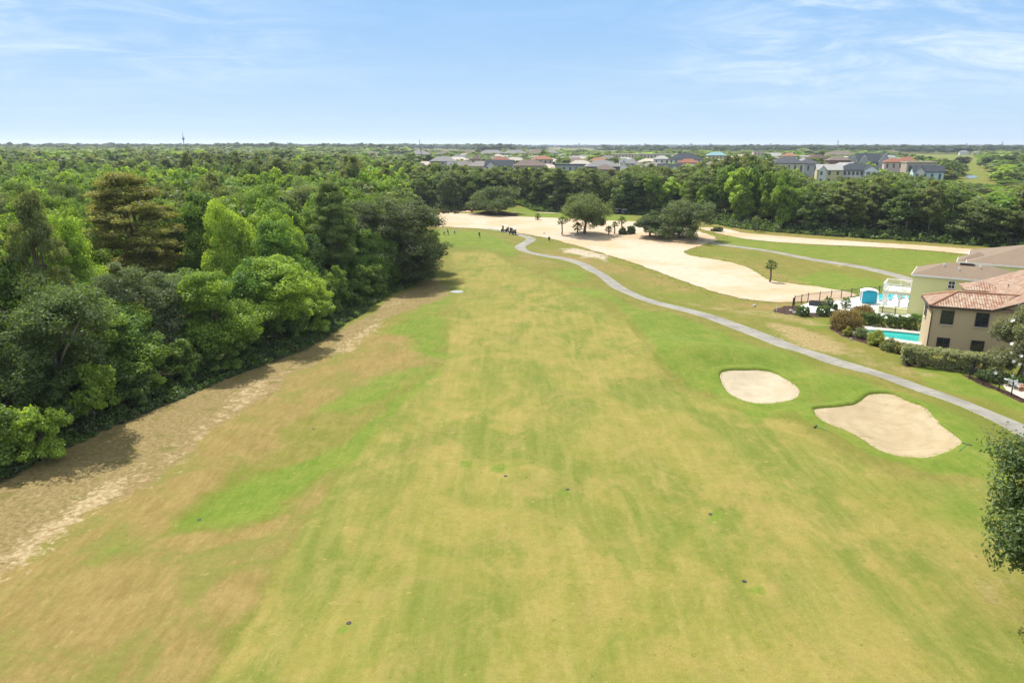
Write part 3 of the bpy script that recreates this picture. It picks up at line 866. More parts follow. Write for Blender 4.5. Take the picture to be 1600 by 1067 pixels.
def limb_mesh(rng, H, z0, R, cen, name, mat, r0=0.3, nl=7, k=6, lean=0.3):
    m = MB()
    top = z0 + (H - z0) * 0.55
    pts, rad = [], []
    ox, oy = rng.normal() * lean, rng.normal() * lean
    for i in range(6):
        t = i / 5
        pts.append((ox * t * t + 0.12 * rng.normal() * (0 < i < 5), oy * t * t + 0.12 * rng.normal() * (0 < i < 5), -0.3 + (top + 0.3) * t))
        rad.append(r0 * (1.35 if i == 0 else 1 - 0.62 * t))
    m.tube(pts, rad, k)
    for c in cen[rng.permutation(len(cen))[:nl]]:
        s = rng.random() * 0.5 + 0.4
        b = Vector(pts[0]).lerp(Vector(pts[-1]), s)
        e = Vector(c)
        mid = b.lerp(e, 0.5) + Vector((0, 0, 0.35 * rng.random() * R * 0.4))
        q = b.lerp(mid, 0.5) + Vector(rng.normal(size=3)) * 0.15
        m.tube([b, q, mid, mid.lerp(e, 0.55) + Vector(rng.normal(size=3)) * 0.2, e], [r0 * 0.5 * (1 - s * 0.4), r0 * 0.42 * (1 - s * .4), r0 * 0.3, r0 * 0.2, r0 * 0.08], max(4, k - 1))
    return m.mesh(name, mat, True)


def make_proto(seed, kind, lod):
    """one tree of each kind and level of detail: crown mesh and trunk mesh, unit radius 5 m, height 14 m."""
    rng = np.random.default_rng(seed)
    R, H = 5.0, 14.0
    n, per, size = {0: (190, 280, 0.235), 1: (120, 90, 0.56), 2: (70, 40, 1.0)}[lod]
    if kind == 'pine':
        n, per, size = int(n * 0.75), per, size
        c, r = clumps(rng, 'pine', R * 0.8, 4.2, H - 0.4, n)
        v, t = leaves(rng, c, r, per, size * 1.15, 0.42, 0.5, 0.2, 0.34)
        z0 = 5.5
    elif kind == 'oak':
        c, r = clumps(rng, 'oak', R, 1.2, H - 0.5, n)
        v, t = leaves(rng, c, r, per, size * 0.92, 0.72, 0.4, 0.3, 0.5)
        z0 = 3.0
    else:
        c, r = clumps(rng, 'broad', R * 0.92, 0.7, H - 0.4, n)
        v, t = leaves(rng, c, r * 1.08, per, size * 1.1, 0.9, 0.3, 0.35, 0.62)
        z0 = 3.0
    crown = leaf_mesh(kind + '_crown', v, t)
    trunk = limb_mesh(rng, H, z0, R, c, kind + '_trunk', M['bark_grey'] if kind == 'oak' and seed % 2 else M['bark'], 0.28, {0: 14, 1: 7, 2: 3}[lod], {0: 7, 1: 6, 2: 4}[lod])
    return crown, trunk


PROTO = {}
for _lod, _n in ((0, 3), (1, 3), (2, 3)):
    for _ki, _kind in enumerate(('oak', 'broad', 'pine')):
        PROTO[_kind, _lod] = [make_proto(100 * _lod + 10 * _ki + i + 1, _kind, _lod) for i in range(_n if _kind != 'pine' else 2)]

GREENS = {'oak': [(0.155, 0.205, 0.054), (0.160, 0.208, 0.076), (0.122, 0.175, 0.048), (0.182, 0.225, 0.090)],
          'broad': [(0.185, 0.285, 0.038), (0.255, 0.375, 0.044), (0.150, 0.245, 0.042), (0.300, 0.420, 0.054), (0.198, 0.300, 0.064)],
          'pine': [(0.155, 0.205, 0.060), (0.190, 0.222, 0.074)]}
KIND_NAME = {'oak': 'oak_tree', 'broad': 'broadleaf_tree', 'pine': 'pine_tree'}


def place_tree(kind, lod, x, y, R, H, color, rng, label, group=None, name=None, cat='tree', z=None):
    crown, trunk = PROTO[kind, lod][rng.integers(len(PROTO[kind, lod]))]
    t = thing(name or KIND_NAME[kind], label, cat, (x, y, float(hz(x, y)) if z is None else z), rng.random() * 6.283, group)
    t.scale = (R / 5.0, R / 5.0 * (0.9 + 0.2 * rng.random()), H / 14.0)
    c = link('crown', crown, t)
    c.color = (*color, 1)
    link('trunk', trunk, t)
    return t


rng = np.random.default_rng(7)
SKY_X = [-400, 0, 300, 500, 560, 640, 680, 760, 850, 900, 960, 1000, 1050, 1100, 1150, 1190, 1230, 1275, 1310, 1370, 1400, 1440, 1480, 1520, 1560, 1600, 2000]
SKY_Y = [233, 233, 237, 239, 243, 250, 257, 261, 262, 264, 264, 257, 262, 252, 240, 245, 262, 284, 277, 272, 268, 276, 285, 298, 300, 285, 270]


def proj(x, y, z):
    d = y * cP + (CAMH - z) * sP
    return 800 + F * x / d, 533.5 - F * (y * sP - (CAMH - z) * cP) / d


# the pine with rusty needles, the big oak at the corner of the wood and other single trees come first
SINGLE = []          # x, y, clear radius


def special(kind, lod, px, py, R, H, col, label, seed, name=None):
    x, y, _ = P(px, py)
    SINGLE.append((x, y, R * 0.55))
    return place_tree(kind, lod, x, y, R, H, col, np.random.default_rng(seed), label, None, name)


special('oak', 0, 622, 440, 9.6, 17.6, (0.105, 0.135, 0.055), 'largest dark oak, bulging over the grass at the corner of the left wood', 4)
special('oak', 0, 548, 448, 8.0, 17.0, (0.105, 0.135, 0.055), 'dark oak just left of the big corner oak, with a flat top', 5)
special('pine', 0, 226, 500, 8.8, 21.3, (0.245, 0.245, 0.056), 'tall pine with rusty brown needles rising out of the left wood', 2)
special('broad', 0, 372, 475, 4.8, 13.2, (0.247, 0.361, 0.162), 'tree with pale silvery green leaves behind the bushes of the left wood', 8)
special('oak', 0, 225, 585, 5.6, 14.0, (0.141, 0.186, 0.084), 'grey green oak leaning out over the bare strip at mid left', 9)
special('oak', 0, 105, 665, 5.8, 15.5, (0.110, 0.163, 0.049), 'oak with bare grey limbs showing, nearest the dirt strip at far left', 21)
special('broad', 0, 480, 480, 5.0, 13.0, (0.087, 0.152, 0.038), 'dark leafy tree in front of the flat-topped oak', 12)
special('broad', 0, 400, 535, 4.8, 12.5, (0.133, 0.243, 0.038), 'bright rounded tree at the edge of the left wood, above the widest bare patch', 13)

cand = []
x0 = 0
sp = 6.4
yy = 40.0
row = 0
while yy < 1500:
    s = 7.4 if yy < 300 else (7.6 if yy < 420 else 11 + (yy - 420) * 0.012)
    w = 0.80 * yy + 45
    xx = -w + (row % 2) * s / 2
    while xx < w:
        cand.append((xx + s * 0.32 * rng.normal(), yy + s * 0.32 * rng.normal(), s))
        xx += s
    yy += s * 0.87
    row += 1
cand = np.array(cand)
inside = sdf(cand[:, 0], cand[:, 1], FOREST)
lawn = sdf(cand[:, 0], cand[:, 1], LAWN_FAR)
keep = (inside > 2.6) & (lawn < -3)
cand, inside = cand[keep], inside[keep]
near, far = [], []
hp = np.array([(x, y, w) for x, y, w in HPOS])
plan = []
for (x, y, s), ins in zip(cand, inside):
    d = np.hypot(hp[:, 0] - x, hp[:, 1] + 4 - y)
    if (d < hp[:, 2] * 0.55 + 3).any() or any(math.hypot(x - a, y - b) < r for a, b, r in SINGLE):
        continue
    px, py = proj(x, y, hz(x, y))
    town = y > 395 and x + 0.14 * y > 0
    if town and rng.random() < (0.15 if y < 900 else 0.12):
        continue
    leafy = 0.62 if (x < -20 and y < 330) else (0.5 if x > 60 else 0.42)
    pine_p = 0.06 if y < 240 else (0.42 if (1100 < px < 1215 and 225 < y < 330) else 0.12)
    u = rng.random()
    patch = fbm(np.array(x / 26.0), np.array(y / 26.0), 77)
    kind = 'pine' if u < pine_p else ('broad' if patch + 0.35 * (rng.random() - 0.5) > 1.02 - leafy else 'oak')
    edge = sstep(ins, 2.0, 12.0)
    H = (10.5 + 4.5 * edge + 5.5 * rng.random()) * (1.0 if kind != 'pine' else 1.12)
    if town:
        H = 5.0 + 4.2 * rng.random() ** 1.3 + (4 if rng.random() < 0.06 else 0)
    elif y > 330:
        H = 9.5 + 8.0 * rng.random()
    R = (4.8 + 2.9 * rng.random() ** 1.4) * (0.9 if kind == 'broad' else 1.0) * (0.78 if kind == 'pine' else 1.0)
    if y > 420:
        R *= s / 8.5
    if y < 420 or (px < 640 and y < 1200):
        lim = ZT(np.interp(px, SKY_X, SKY_Y) + rng.normal() * 2.5 - (4 if rng.random() < 0.07 else 0), y) - float(hz(x, y))
        if px > 640 and y > 200:
            H = np.clip(lim * (0.84 + 0.16 * rng.random()), 7.0, 21.0)
        H = min(H, max(lim, 5.0))
        if 130 < px < 335 and y < 112:
            H = min(H, max(ZT(425 + 20 * rng.normal(), y), 5.5))
    if ins < 4.5:
        H *= 0.55 + 0.3 * rng.random()
        R *= 0.75
    gi = rng.integers(len(GREENS[kind]))
    if kind == 'broad' and patch < 0.45:
        gi = rng.choice([0, 2])
    colr = np.array(GREENS[kind][gi]) * (0.86 + 0.28 * rng.random()) * np.array([0.94 + 0.12 * rng.random(), 1, 1])
    plan.append(dict(kind=kind, x=x, y=y, R=R, H=H, col=colr, gi=gi, px=px, ins=ins, town=town))

# how much of each tree the camera sees: nearest first on a coarse raster
GW, GH = 400, 267
buf = np.zeros((GH, GW), bool)
plan.sort(key=lambda t: t['y'])
gy, gx = np.mgrid[0:GH, 0:GW]
for t in plan:
    z = float(hz(t['x'], t['y']))
    cx, cy = proj(t['x'], t['y'], z + t['H'] * 0.62)
    d = t['y'] * cP
    rx, ry = t['R'] * F / d / 4, t['H'] * 0.40 * F / d / 4
    cx, cy = cx / 4, cy / 4
    a, b, c_, e = int(max(cx - rx, 0)), int(min(cx + rx + 1, GW)), int(max(cy - ry, 0)), int(min(cy + ry + 1, GH))
    if a >= b or c_ >= e:
        t['vis'] = 0
        continue
    m = ((gx[c_:e, a:b] - cx) / rx) ** 2 + ((gy[c_:e, a:b] - cy) / ry) ** 2 < 1
    t['vis'] = int((m & ~buf[c_:e, a:b]).sum())
    buf[c_:e, a:b] |= m
ranked = sorted([t for t in plan if t['vis'] > 0 and t['y'] < 420], key=lambda t: -t['vis'])
chosen = {id(t) for t in ranked[:285]}
TONE = {'oak': ['olive', 'grey green', 'dark', 'pale grey green'], 'broad': ['mid green', 'bright green', 'deep green', 'vivid yellow green', 'fresh green'], 'pine': ['dark', 'olive']}
SORT = {'oak': 'oak', 'broad': 'leafy tree', 'pine': 'pine'}


def zone(t):
    if t['x'] < -25 and t['y'] < 235:
        return 'at the front of the left wood' if t['ins'] < 9 else 'deeper in the left wood'
    if t['px'] < 700:
        return 'at the back of the left wood'
    return 'in the tree belt behind the waste sand' if t['px'] < 1120 else 'in the wood beyond the right fairway'


rest = []
for t in plan:
    if id(t) in chosen:
        k, zn = t['kind'], zone(t)
        tall = 'tall' if t['H'] > 13.5 else ('low' if t['H'] < 9.5 else 'medium')
        lab = f"{TONE[k][t['gi']]} {SORT[k]} of {'low' if tall == 'low' else ('great' if tall == 'tall' else 'middling')} height {zn}"
        lod = 0 if t['y'] < 150 else 1
        place_tree(k, lod, t['x'], t['y'], t['R'], t['H'], t['col'], rng, lab, f"{SORT[k]}s {zn}")
    else:
        rest.append(t)


def wood_mass(name, trees, seed):
    """all the trees nobody could tell apart, as one mass of leaf sprays."""
    r = np.random.default_rng(seed)
    V, T, C = [], [], []
    by = {}
    for t in trees:
        l = 0 if t['y'] < 420 else (1 if t['y'] < 700 else 2)
        by.setdefault((t['kind'], l), []).append(t)
    for (k, l), ts in by.items():
        n, per, size = ((70, 34, 0.95), (26, 18, 1.7), (10, 10, 3.0))[l]
        protos = []
        for i in range(4):
            c, rr = clumps(r, {'broad': 'broad', 'oak': 'oak', 'pine': 'pine'}[k], 5.0, 2.0 if k != 'pine' else 6.0, 13.6, n)
            protos.append(leaves(r, c, rr * (1.0 + 0.3 * l), per, size, 0.8, 0.4, 0.3, 0.6))
        for t in ts:
            v, tn = protos[r.integers(4)]
            a = r.random() * 6.283
            ca, sa = math.cos(a), math.sin(a)
            s, h = t['R'] / 5.0, t['H'] / 14.0
            q = np.column_stack([(v[:, 0] * ca - v[:, 1] * sa) * s + t['x'], (v[:, 0] * sa + v[:, 1] * ca) * s + t['y'], v[:, 2] * h + float(hz(t['x'], t['y']))])
            V.append(q.astype(np.float32))
            T.append(tn)
            C.append(np.tile(np.append(t['col'], 1).astype(np.float32), (len(q), 1)))
    V, T, C = np.vstack(V), np.concatenate(T), np.vstack(C)
    o = link(name, mesh_np(name, V, np.arange(len(V)).reshape(-1, 4), M['leaf_far'], {'tint': T, 'fcol': C}))
    return tag(o, kind='stuff')


wood_mass('woodland', rest, 3)
# the last woods before the skyline, two to eight kilometres off
far = []
r2 = np.random.default_rng(11)
for D0, D1, n in ((1500, 2400, 2600), (2400, 4200, 2600), (4200, 8500, 2400)):
    for _ in range(n):
        y = D0 + (D1 - D0) * r2.random()
        x = (r2.random() * 2 - 1) * 0.85 * y
        dens = fbm(np.array(x / 420.0), np.array(y / 900.0), 51)
        if dens < (0.30 if x < 0 else 0.46) - (0.1 if y > 4200 else 0):
            continue
        far.append(dict(kind='oak' if r2.random() < 0.75 else 'pine', x=x, y=y, R=(9 + 7 * r2.random()) * (1 + y / 5000), H=9 + 6.5 * r2.random() + (4 if x < 0 else 0) + 4.5 * r2.random() ** 5 + 0.0007 * y, col=np.array((0.075, 0.105, 0.055)) * (0.8 + 0.4 * r2.random()), px=5000, vis=0))
wood_mass('woodland', far, 4)

def snag(px, py, H, lean, label, seed):
    g = np.random.default_rng(seed)
    x, y, z = P(px, py)
    t = thing('dead_tree', label, 'dead tree', (x, y, z), 0, 'bare dead trees in the left wood')
    m = MB()
    top = Vector((lean, -0.4, H))
    pts = [Vector((0, 0, -0.2)).lerp(top, i / 6) + Vector(g.normal(size=3)) * 0.14 * (0 < i < 6) for i in range(7)]
    m.tube(pts, [0.19 - 0.024 * i for i in range(7)], 7)
    m.build('trunk', M['bark_grey'], t, True)
    for k in range(9):
        b = pts[2 + k % 5]
        a = g.random() * 6.283
        L = 1.6 + 2.0 * g.random()
        d = Vector((math.cos(a), math.sin(a) - 0.35, 0.25 + 0.5 * g.random()))
        p1 = b + d * L * 0.4 + Vector(g.normal(size=3)) * 0.15
        p2 = b + d * L * 0.75 + Vector(g.normal(size=3)) * 0.25
        p3 = b + d * L + Vector((0, 0, -0.2))
        q = MB().tube([b, p1, p2, p3], [0.08, 0.06, 0.04, 0.015], 5)
        q.tube([p1, p1 + Vector(g.normal(size=3)) * 0.7], [0.05, 0.012], 4).tube([p2, p2 + Vector(g.normal(size=3)) * 0.6], [0.035, 0.01], 4)
        q.build('limb', M['bark_grey'], t, True)


snag(108, 655, 9.0, 0.8, 'bare dead tree with pale crooked limbs, nearest the left frame edge', 1)
snag(172, 628, 8.0, -0.7, 'leaning bare dead tree between two leafy oaks at far left', 2)
snag(300, 572, 7.5, 0.6, 'bare pale snag at the foot of the left wood, above the widest bare patch', 3)
snag(440, 528, 6.5, 0.5, 'farthest of the bare snags, short of the big corner oak', 4)

# tall bushes that close the front of the wood down to the ground
def bush_proto(seed):
    r = np.random.default_rng(seed)
    c, rr = clumps(r, 'broad', 2.6, 0.3, 5.2, 70)
    v, t = leaves(r, c, rr * 1.1, 130, 0.27, 0.9, 0.35, 0.3, 0.55)
    return leaf_mesh('foliage', v, t), limb_mesh(r, 5.0, 0.5, 2.4, c, 'stem', M['bark'], 0.10, 8, 5, 0.3)


BUSH = [bush_proto(s_) for s_ in (61, 62, 63)]
rb = np.random.default_rng(19)
el = spline(W(FOREST_EDGE[:13])[1:], 14)
ec = np.concatenate([[0], np.cumsum(np.linalg.norm(np.diff(el, axis=0), axis=1))])
s_ = 1.0
while s_ < ec[-1]:
    x, y = np.interp(s_, ec, el[:, 0]), np.interp(s_, ec, el[:, 1])
    tx, ty = np.interp(s_ + .5, ec, el[:, 0]) - x, np.interp(s_ + .5, ec, el[:, 1]) - y
    q = math.hypot(tx, ty) + 1e-6
    off = 1.6 + 2.6 * rb.random()
    x, y = x - ty / q * off, y + tx / q * off
    sc = 0.55 + 0.75 * rb.random() ** 1.3
    big = 'tall' if sc > 0.95 else 'low'
    ci = rb.integers(3)
    t = thing('bush', f"{big} {('bright', 'mid', 'dark')[ci]} green bush at the foot of the left wood, along the dirt strip", 'bush', (x, y, float(hz(x, y))), rb.random() * 6.283, 'bushes along the foot of the left wood')
    t.scale = (sc, sc, sc * (0.8 + 0.5 * rb.random()))
    fm_, sm_ = BUSH[rb.integers(3)]
    f_ = link('foliage', fm_, t)
    f_.color = (*(np.array(((0.235, 0.340, 0.050), (0.160, 0.245, 0.045), (0.115, 0.175, 0.045))[ci]) * (0.9 + 0.2 * rb.random())), 1)
    link('stem', sm_, t)
    s_ += 2.0 + 2.6 * rb.random()
x, y, z = P(66, 722)
t = thing('bush', 'vivid light green bush standing forward at the far left corner of the wood', 'bush', (x, y, z), 0.4)
t.scale = (0.9, 0.9, 1.0)
f_ = link('foliage', BUSH[0][0], t)
f_.color = (0.30, 0.42, 0.06, 1)
link('stem', BUSH[0][1], t)

# creepers and weeds along the feet of the trees
r3 = np.random.default_rng(5)


def undergrowth(name, line, depth, step, size, per, hgt, seed, cols=((0.095, 0.165, 0.034), (0.070, 0.115, 0.034), (0.150, 0.225, 0.048), (0.110, 0.135, 0.056)), rad=0.35):
    r = np.random.default_rng(seed)
    L = spline(line, 12)
    cum = np.concatenate([[0], np.cumsum(np.linalg.norm(np.diff(L, axis=0), axis=1))])
    n = int(cum[-1] / step)
    s = r.random(n) * cum[-1]
    x, y = np.interp(s, cum, L[:, 0]), np.interp(s, cum, L[:, 1])
    tx, ty = np.gradient(L[:, 0], cum), np.gradient(L[:, 1], cum)
    nx, ny = -np.interp(s, cum, ty), np.interp(s, cum, tx)
    off = depth * r.random(n) ** 1.3 - 0.3
    x, y = x + nx * off, y + ny * off
    h = hgt * (0.15 + 0.85 * np.clip(off / depth, 0, 1)) * (0.35 + r.random(n))
    c = np.stack([x, y, hz(x, y) + h * 0.55], 1)
    v, t = leaves(r, c, rad + h * 0.55, per, size, 0.85, 0.4, 0.3, 0.55)
    g = np.array(cols)
    col = np.repeat(np.column_stack([g[r.integers(0, 4, n)], np.ones(n)]), per * 4, 0)
    o = link(name, mesh_np(name, v, np.arange(len(v)).reshape(-1, 4), M['leaf_far'], {'tint': t, 'fcol': col}))
    return tag(o, kind='stuff')


undergrowth('undergrowth', W(FOREST_EDGE[:12])[1:], 5.0, 0.085, 0.26, 60, 1.5, 1)
undergrowth('undergrowth', W(FOREST_EDGE[11:]), 7.0, 0.22, 0.70, 34, 3.2, 2)
# ragged grass along the sand, the bunkers and the path
TUFT = ((0.40, 0.42, 0.13), (0.34, 0.40, 0.10), (0.46, 0.40, 0.19), (0.30, 0.37, 0.09))


def ring(p):
    return np.vstack([p, p[:1]])


for _p in (bk1, bk2):
    undergrowth('grass_fringe', ring(_p)[::2], 0.5, 0.10, 0.11, 9, 0.03, 31, TUFT, 0.06)
undergrowth('sand_weeds', ring(W(SAND)), 4.5, 0.9, 0.24, 9, 0.16, 33, TUFT, 0.14)
undergrowth('sand_weeds', ring(W(SAND_R)), 4.5, 1.1, 0.26, 9, 0.18, 34, TUFT, 0.14)
_pn = np.gradient(PATH, axis=0)
_pn = np.stack([-_pn[:, 1], _pn[:, 0]], 1) / np.linalg.norm(_pn, axis=1)[:, None]
for _sd in (1.38, -1.38):
    undergrowth('grass_fringe', PATH[4:] + _pn[4:] * _sd, 0.4, 0.16, 0.11, 8, 0.02, 35, TUFT, 0.05)

# ------------------------------------------------------------------ building materials
def tile_material(name, rot, ca, cb, cc, rows=0.34, cols=0.30):
    m, n = new_mat(name)
    c = n('ShaderNodeTexCoord').outputs['Object']
    v = n.mapping(c, (1, 1, 1), (0, 0, rot))
    br = n('ShaderNodeTexBrick', {'offset': 0.5}, Vector=v, Color1=(0, 0, 0), Color2=(1, 1, 1), Mortar=(0, 0, 0), Scale=1.0, Mortar_Size=0.0, Brick_Width=cols, Row_Height=rows)
    rnd = n('ShaderNodeSeparateColor', None, Color=br.outputs['Color']).outputs[0]
    sx = n('ShaderNodeSeparateXYZ', None, Vector=v)
    fx = n.math('FRACT', n.math('DIVIDE', sx.outputs[0], cols))
    fy = n.math('FRACT', n.math('DIVIDE', sx.outputs[1], rows))
    barrel = n.math('SINE', n.math('MULTIPLY', fx, math.pi))
    hgt = n.math('ADD', barrel, n.math('MULTIPLY', n.math('SUBTRACT', 1.0, fy), 0.8))
    col = n.mix(n.step(rnd, 0.15, 0.85), ca, cb)
    col = n.mix(n.step(n.noise(c, 1.7, 3), 0.52, 0.70), col, cc)
    bn = n('ShaderNodeBump', None, Strength=0.9, Distance=0.10, Height=hgt)
    p = n('ShaderNodeBsdfPrincipled', None, Base_Color=col, Roughness=0.8, Normal=bn.outputs[0])
    return finish(m, n, p.outputs[0])


def shingle_material(name, col):
    m, n = new_mat(name)
    c = n('ShaderNodeTexCoord').outputs['Object']
    a, b = n.noise(n.mapping(c, (1, 2.2, 2.2)), 2.6, 4, 0.7), n.noise(c, 0.5, 3)
    k = n.math('ADD', 0.62, n.math('ADD', n.math('MULTIPLY', a, 0.55), n.math('MULTIPLY', b, 0.25)))
    cc = n('ShaderNodeVectorMath', {'operation': 'SCALE'}, i0=col, Scale=k).outputs[0]
    p = n('ShaderNodeBsdfPrincipled', None, Base_Color=cc, Roughness=0.9)
    p.inputs['Specular IOR Level'].default_value = 0.2
    return finish(m, n, p.outputs[0])


def glass_material():
    m, n = new_mat('window_glass')
    c = n('ShaderNodeTexCoord').outputs['Object']
    col = n.mix(n.noise(c, 0.8, 2), (0.010, 0.014, 0.018), (0.035, 0.042, 0.050))
    p = n('ShaderNodeBsdfPrincipled', None, Base_Color=col, Roughness=0.06)
    p.inputs['Specular IOR Level'].default_value = 0.6
    return finish(m, n, p.outputs[0])


def water_material(name, col, rough=0.05):
    m, n = new_mat(name)
    c = n('ShaderNodeTexCoord').outputs['Object']
    bn = n('ShaderNodeBump', None, Strength=0.12, Distance=0.05, Height=n.noise(c, 1.6, 4, 0.6, 0.8))
    col4 = n.mix(n.noise(c, 0.7, 3), col, tuple(x * 1.25 for x in col))
    p = n('ShaderNodeBsdfPrincipled', None, Base_Color=col4, Roughness=rough, Normal=bn.outputs[0])
    p.inputs['Specular IOR Level'].default_value = 0.35
    return finish(m, n, p.outputs[0])


M['tile_x'] = tile_material('clay_tile', 0, (0.25, 0.12, 0.065), (0.36, 0.245, 0.165), (0.42, 0.35, 0.27))
M['tile_y'] = tile_material('clay_tile_side', math.pi / 2, (0.26, 0.135, 0.08), (0.33, 0.225, 0.150), (0.37, 0.29, 0.22))
M['shingle'] = shingle_material('brown_shingle', (0.195, 0.145, 0.102))
M['tan_stucco'] = plain('tan_stucco', (0.50, 0.385, 0.235), 0.95, 0.06, 0.6)
M['green_stucco'] = plain('green_stucco', (0.70, 0.68, 0.34), 0.95, 0.05, 0.6)
M['dark_trim'] = plain('dark_trim', (0.055, 0.038, 0.030), 0.5)
M['white_trim'] = plain('white_trim', (0.78, 0.78, 0.76), 0.6, 0.05)
M['stone_sill'] = plain('stone_sill', (0.55, 0.50, 0.42), 0.85)
M['glass'] = glass_material()
M['iron'] = plain('black_iron', (0.022, 0.022, 0.024), 0.45)
M['pool_water'] = water_material('pool_water', (0.030, 0.33, 0.29))
M['pond_water'] = water_material('pond_water', (0.10, 0.12, 0.12), 0.25)
M['pool_wall'] = plain('pool_wall', (0.10, 0.52, 0.48), 0.5)
M['paver'] = plain('pink_paver', (0.62, 0.52, 0.42), 0.9, 0.10, 1.2)
M['white_deck'] = plain('white_deck', (0.74, 0.73, 0.71), 0.85, 0.05, 0.8)
M['teal'] = plain('teal_fabric', (0.03, 0.42, 0.46), 0.8)
M['blue_cloth'] = plain('blue_canvas', (0.02, 0.34, 0.46), 0.8)
M['white_cloth'] = plain('white_canvas', (0.80, 0.80, 0.80), 0.8, 0.04)
M['dark_wicker'] = plain('dark_wicker', (0.045, 0.045, 0.05), 0.7, 0.3, 6)
M['grey_cushion'] = plain('grey_cushion', (0.22, 0.22, 0.23), 0.9)
M['terracotta'] = plain('terracotta', (0.45, 0.20, 0.11), 0.85, 0.2, 3)
M['timber'] = plain('pale_timber', (0.52, 0.40, 0.28), 0.8, 0.2, 3)
M['red_timber'] = plain('red_timber', (0.24, 0.10, 0.06), 0.8, 0.2, 3)
M['rubber'] = plain('rubber', (0.02, 0.02, 0.02), 0.8)
M['cart_body'] = plain('cart_body', (0.035, 0.036, 0.045), 0.3, 0.05)
M['cart_roof'] = plain('cart_roof', (0.62, 0.60, 0.56), 0.5, 0.05)
M['seat_tan'] = plain('seat_vinyl', (0.34, 0.30, 0.25), 0.6)
M['steel'] = plain('steel', (0.42, 0.43, 0.44), 0.4, 0.1, 3, metal=0.8)
M['concrete'] = plain('concrete', (0.27, 0.28, 0.26), 0.9, 0.15, 2)
M['mast'] = plain('grey_mast', (0.16, 0.17, 0.18), 0.6)
M['rock'] = plain('rock', (0.36, 0.34, 0.32), 0.95, 0.3, 3, bump=0.5)
M['green_paint'] = plain('green_handle', (0.03, 0.30, 0.10), 0.5)
M['petal'] = plain('petal', (0.86, 0.84, 0.76), 0.7, 0.04)


def window(parent, p, right, w, h, frame, sill=True, bars=(1, 1)):
    """a sash window: frame with its pane and sill; p is the lower left corner on the wall, right runs along the wall."""
    r = Vector((right[0], right[1], 0)).normalized()
    o = Vector((r.y, -r.x, 0))
    mt = Matrix(((r.x, -o.x, 0, p[0]), (r.y, -o.y, 0, p[1]), (0, 0, 1, p[2]), (0, 0, 0, 1)))
    m = MB()
    t = 0.09
    m.box(0, w, -0.07, 0.02, 0, t).box(0, w, -0.07, 0.02, h - t, h).box(0, t, -0.07, 0.02, t, h - t).box(w - t, w, -0.07, 0.02, t, h - t)
    for i in range(bars[0]):
        x = w * (i + 1) / (bars[0] + 1)
        m.box(x - 0.025, x + 0.025, -0.05, 0.0, t, h - t)
    for i in range(bars[1]):
        z = h * (i + 1) / (bars[1] + 1)
        m.box(t, w - t, -0.055, 0.0, z - 0.03, z + 0.03)
    f = m.build('window', frame, parent)
    f.matrix_local = mt
    MB().box(t, w - t, -0.030, -0.012, t, h - t).build('pane', M['glass'], f)
    if sill:
        MB().box(-0.08, w + 0.08, -0.14, 0.01, -0.10, -0.003).build('sill', M['stone_sill'], f)
    return f


def roof_mesh(name, planes, mats, thick=0.16):
    """planes: polygons of the roof skin; the second material is for slopes that face sideways."""
    v, f, mi = [], [], []
    for pl in planes:
        a, b, c = (Vector(q) for q in pl[:3])
        nr = (b - a).cross(c - a).normalized()
        if nr.z < 0:
            nr = -nr
            pl = pl[::-1]
        k, n = len(v), len(pl)
        v += [tuple(q) for q in pl] + [(q[0], q[1], q[2] - thick) for q in pl]
        f += [tuple(range(k, k + n)), tuple(range(k + 2 * n - 1, k + n - 1, -1))] + [(k + (i + 1) % n, k + i, k + n + i, k + n + (i + 1) % n) for i in range(n)]
        s = 1 if abs(nr.x) > abs(nr.y) and len(mats) > 1 else 0
        mi += [s] * (2 + n)
    me = bpy.data.meshes.new(name)
    me.from_pydata(v, [], f)
    for q in mats:
        me.materials.append(q)
    me.polygons.foreach_set('material_index', mi)
    me.update()
    return me


def hip_planes(x0, x1, y0, y1, z, rise, oh=0.45):
    x0, x1, y0, y1 = x0 - oh, x1 + oh, y0 - oh, y1 + oh
    w, d = x1 - x0, y1 - y0
    if w >= d:
        a, b = (x0 + d / 2, (y0 + y1) / 2, z + rise), (x1 - d / 2, (y0 + y1) / 2, z + rise)
        if w - d < 0.05:
            b = a
        L = [[(x0, y0, z), (x1, y0, z), b, a], [(x1, y1, z), (x0, y1, z), a, b], [(x0, y1, z), (x0, y0, z), a], [(x1, y0, z), (x1, y1, z), b]]
    else:
        a, b = ((x0 + x1) / 2, y0 + w / 2, z + rise), ((x0 + x1) / 2, y1 - w / 2, z + rise)
        L = [[(x0, y0, z), (x1, y0, z), a], [(x1, y1, z), (x0, y1, z), b], [(x0, y1, z), (x0, y0, z), a, b], [(x1, y0, z), (x1, y1, z), b, a]]
    return L


def eave_trim(m, x0, x1, y0, y1, z, oh=0.45, h=0.2, t=0.06):
    a, b, c, d = x0 - oh, x1 + oh, y0 - oh, y1 + oh
    return m.box(a - t, b + t, c - t, c + 0.02, z - h, z + 0.03).box(a - t, b + t, d - 0.02, d + t, z - h, z + 0.03).box(a - t, a + 0.02, c + 0.02, d - 0.02, z - h, z + 0.03).box(b - 0.02, b + t, c + 0.02, d - 0.02, z - h, z + 0.03)


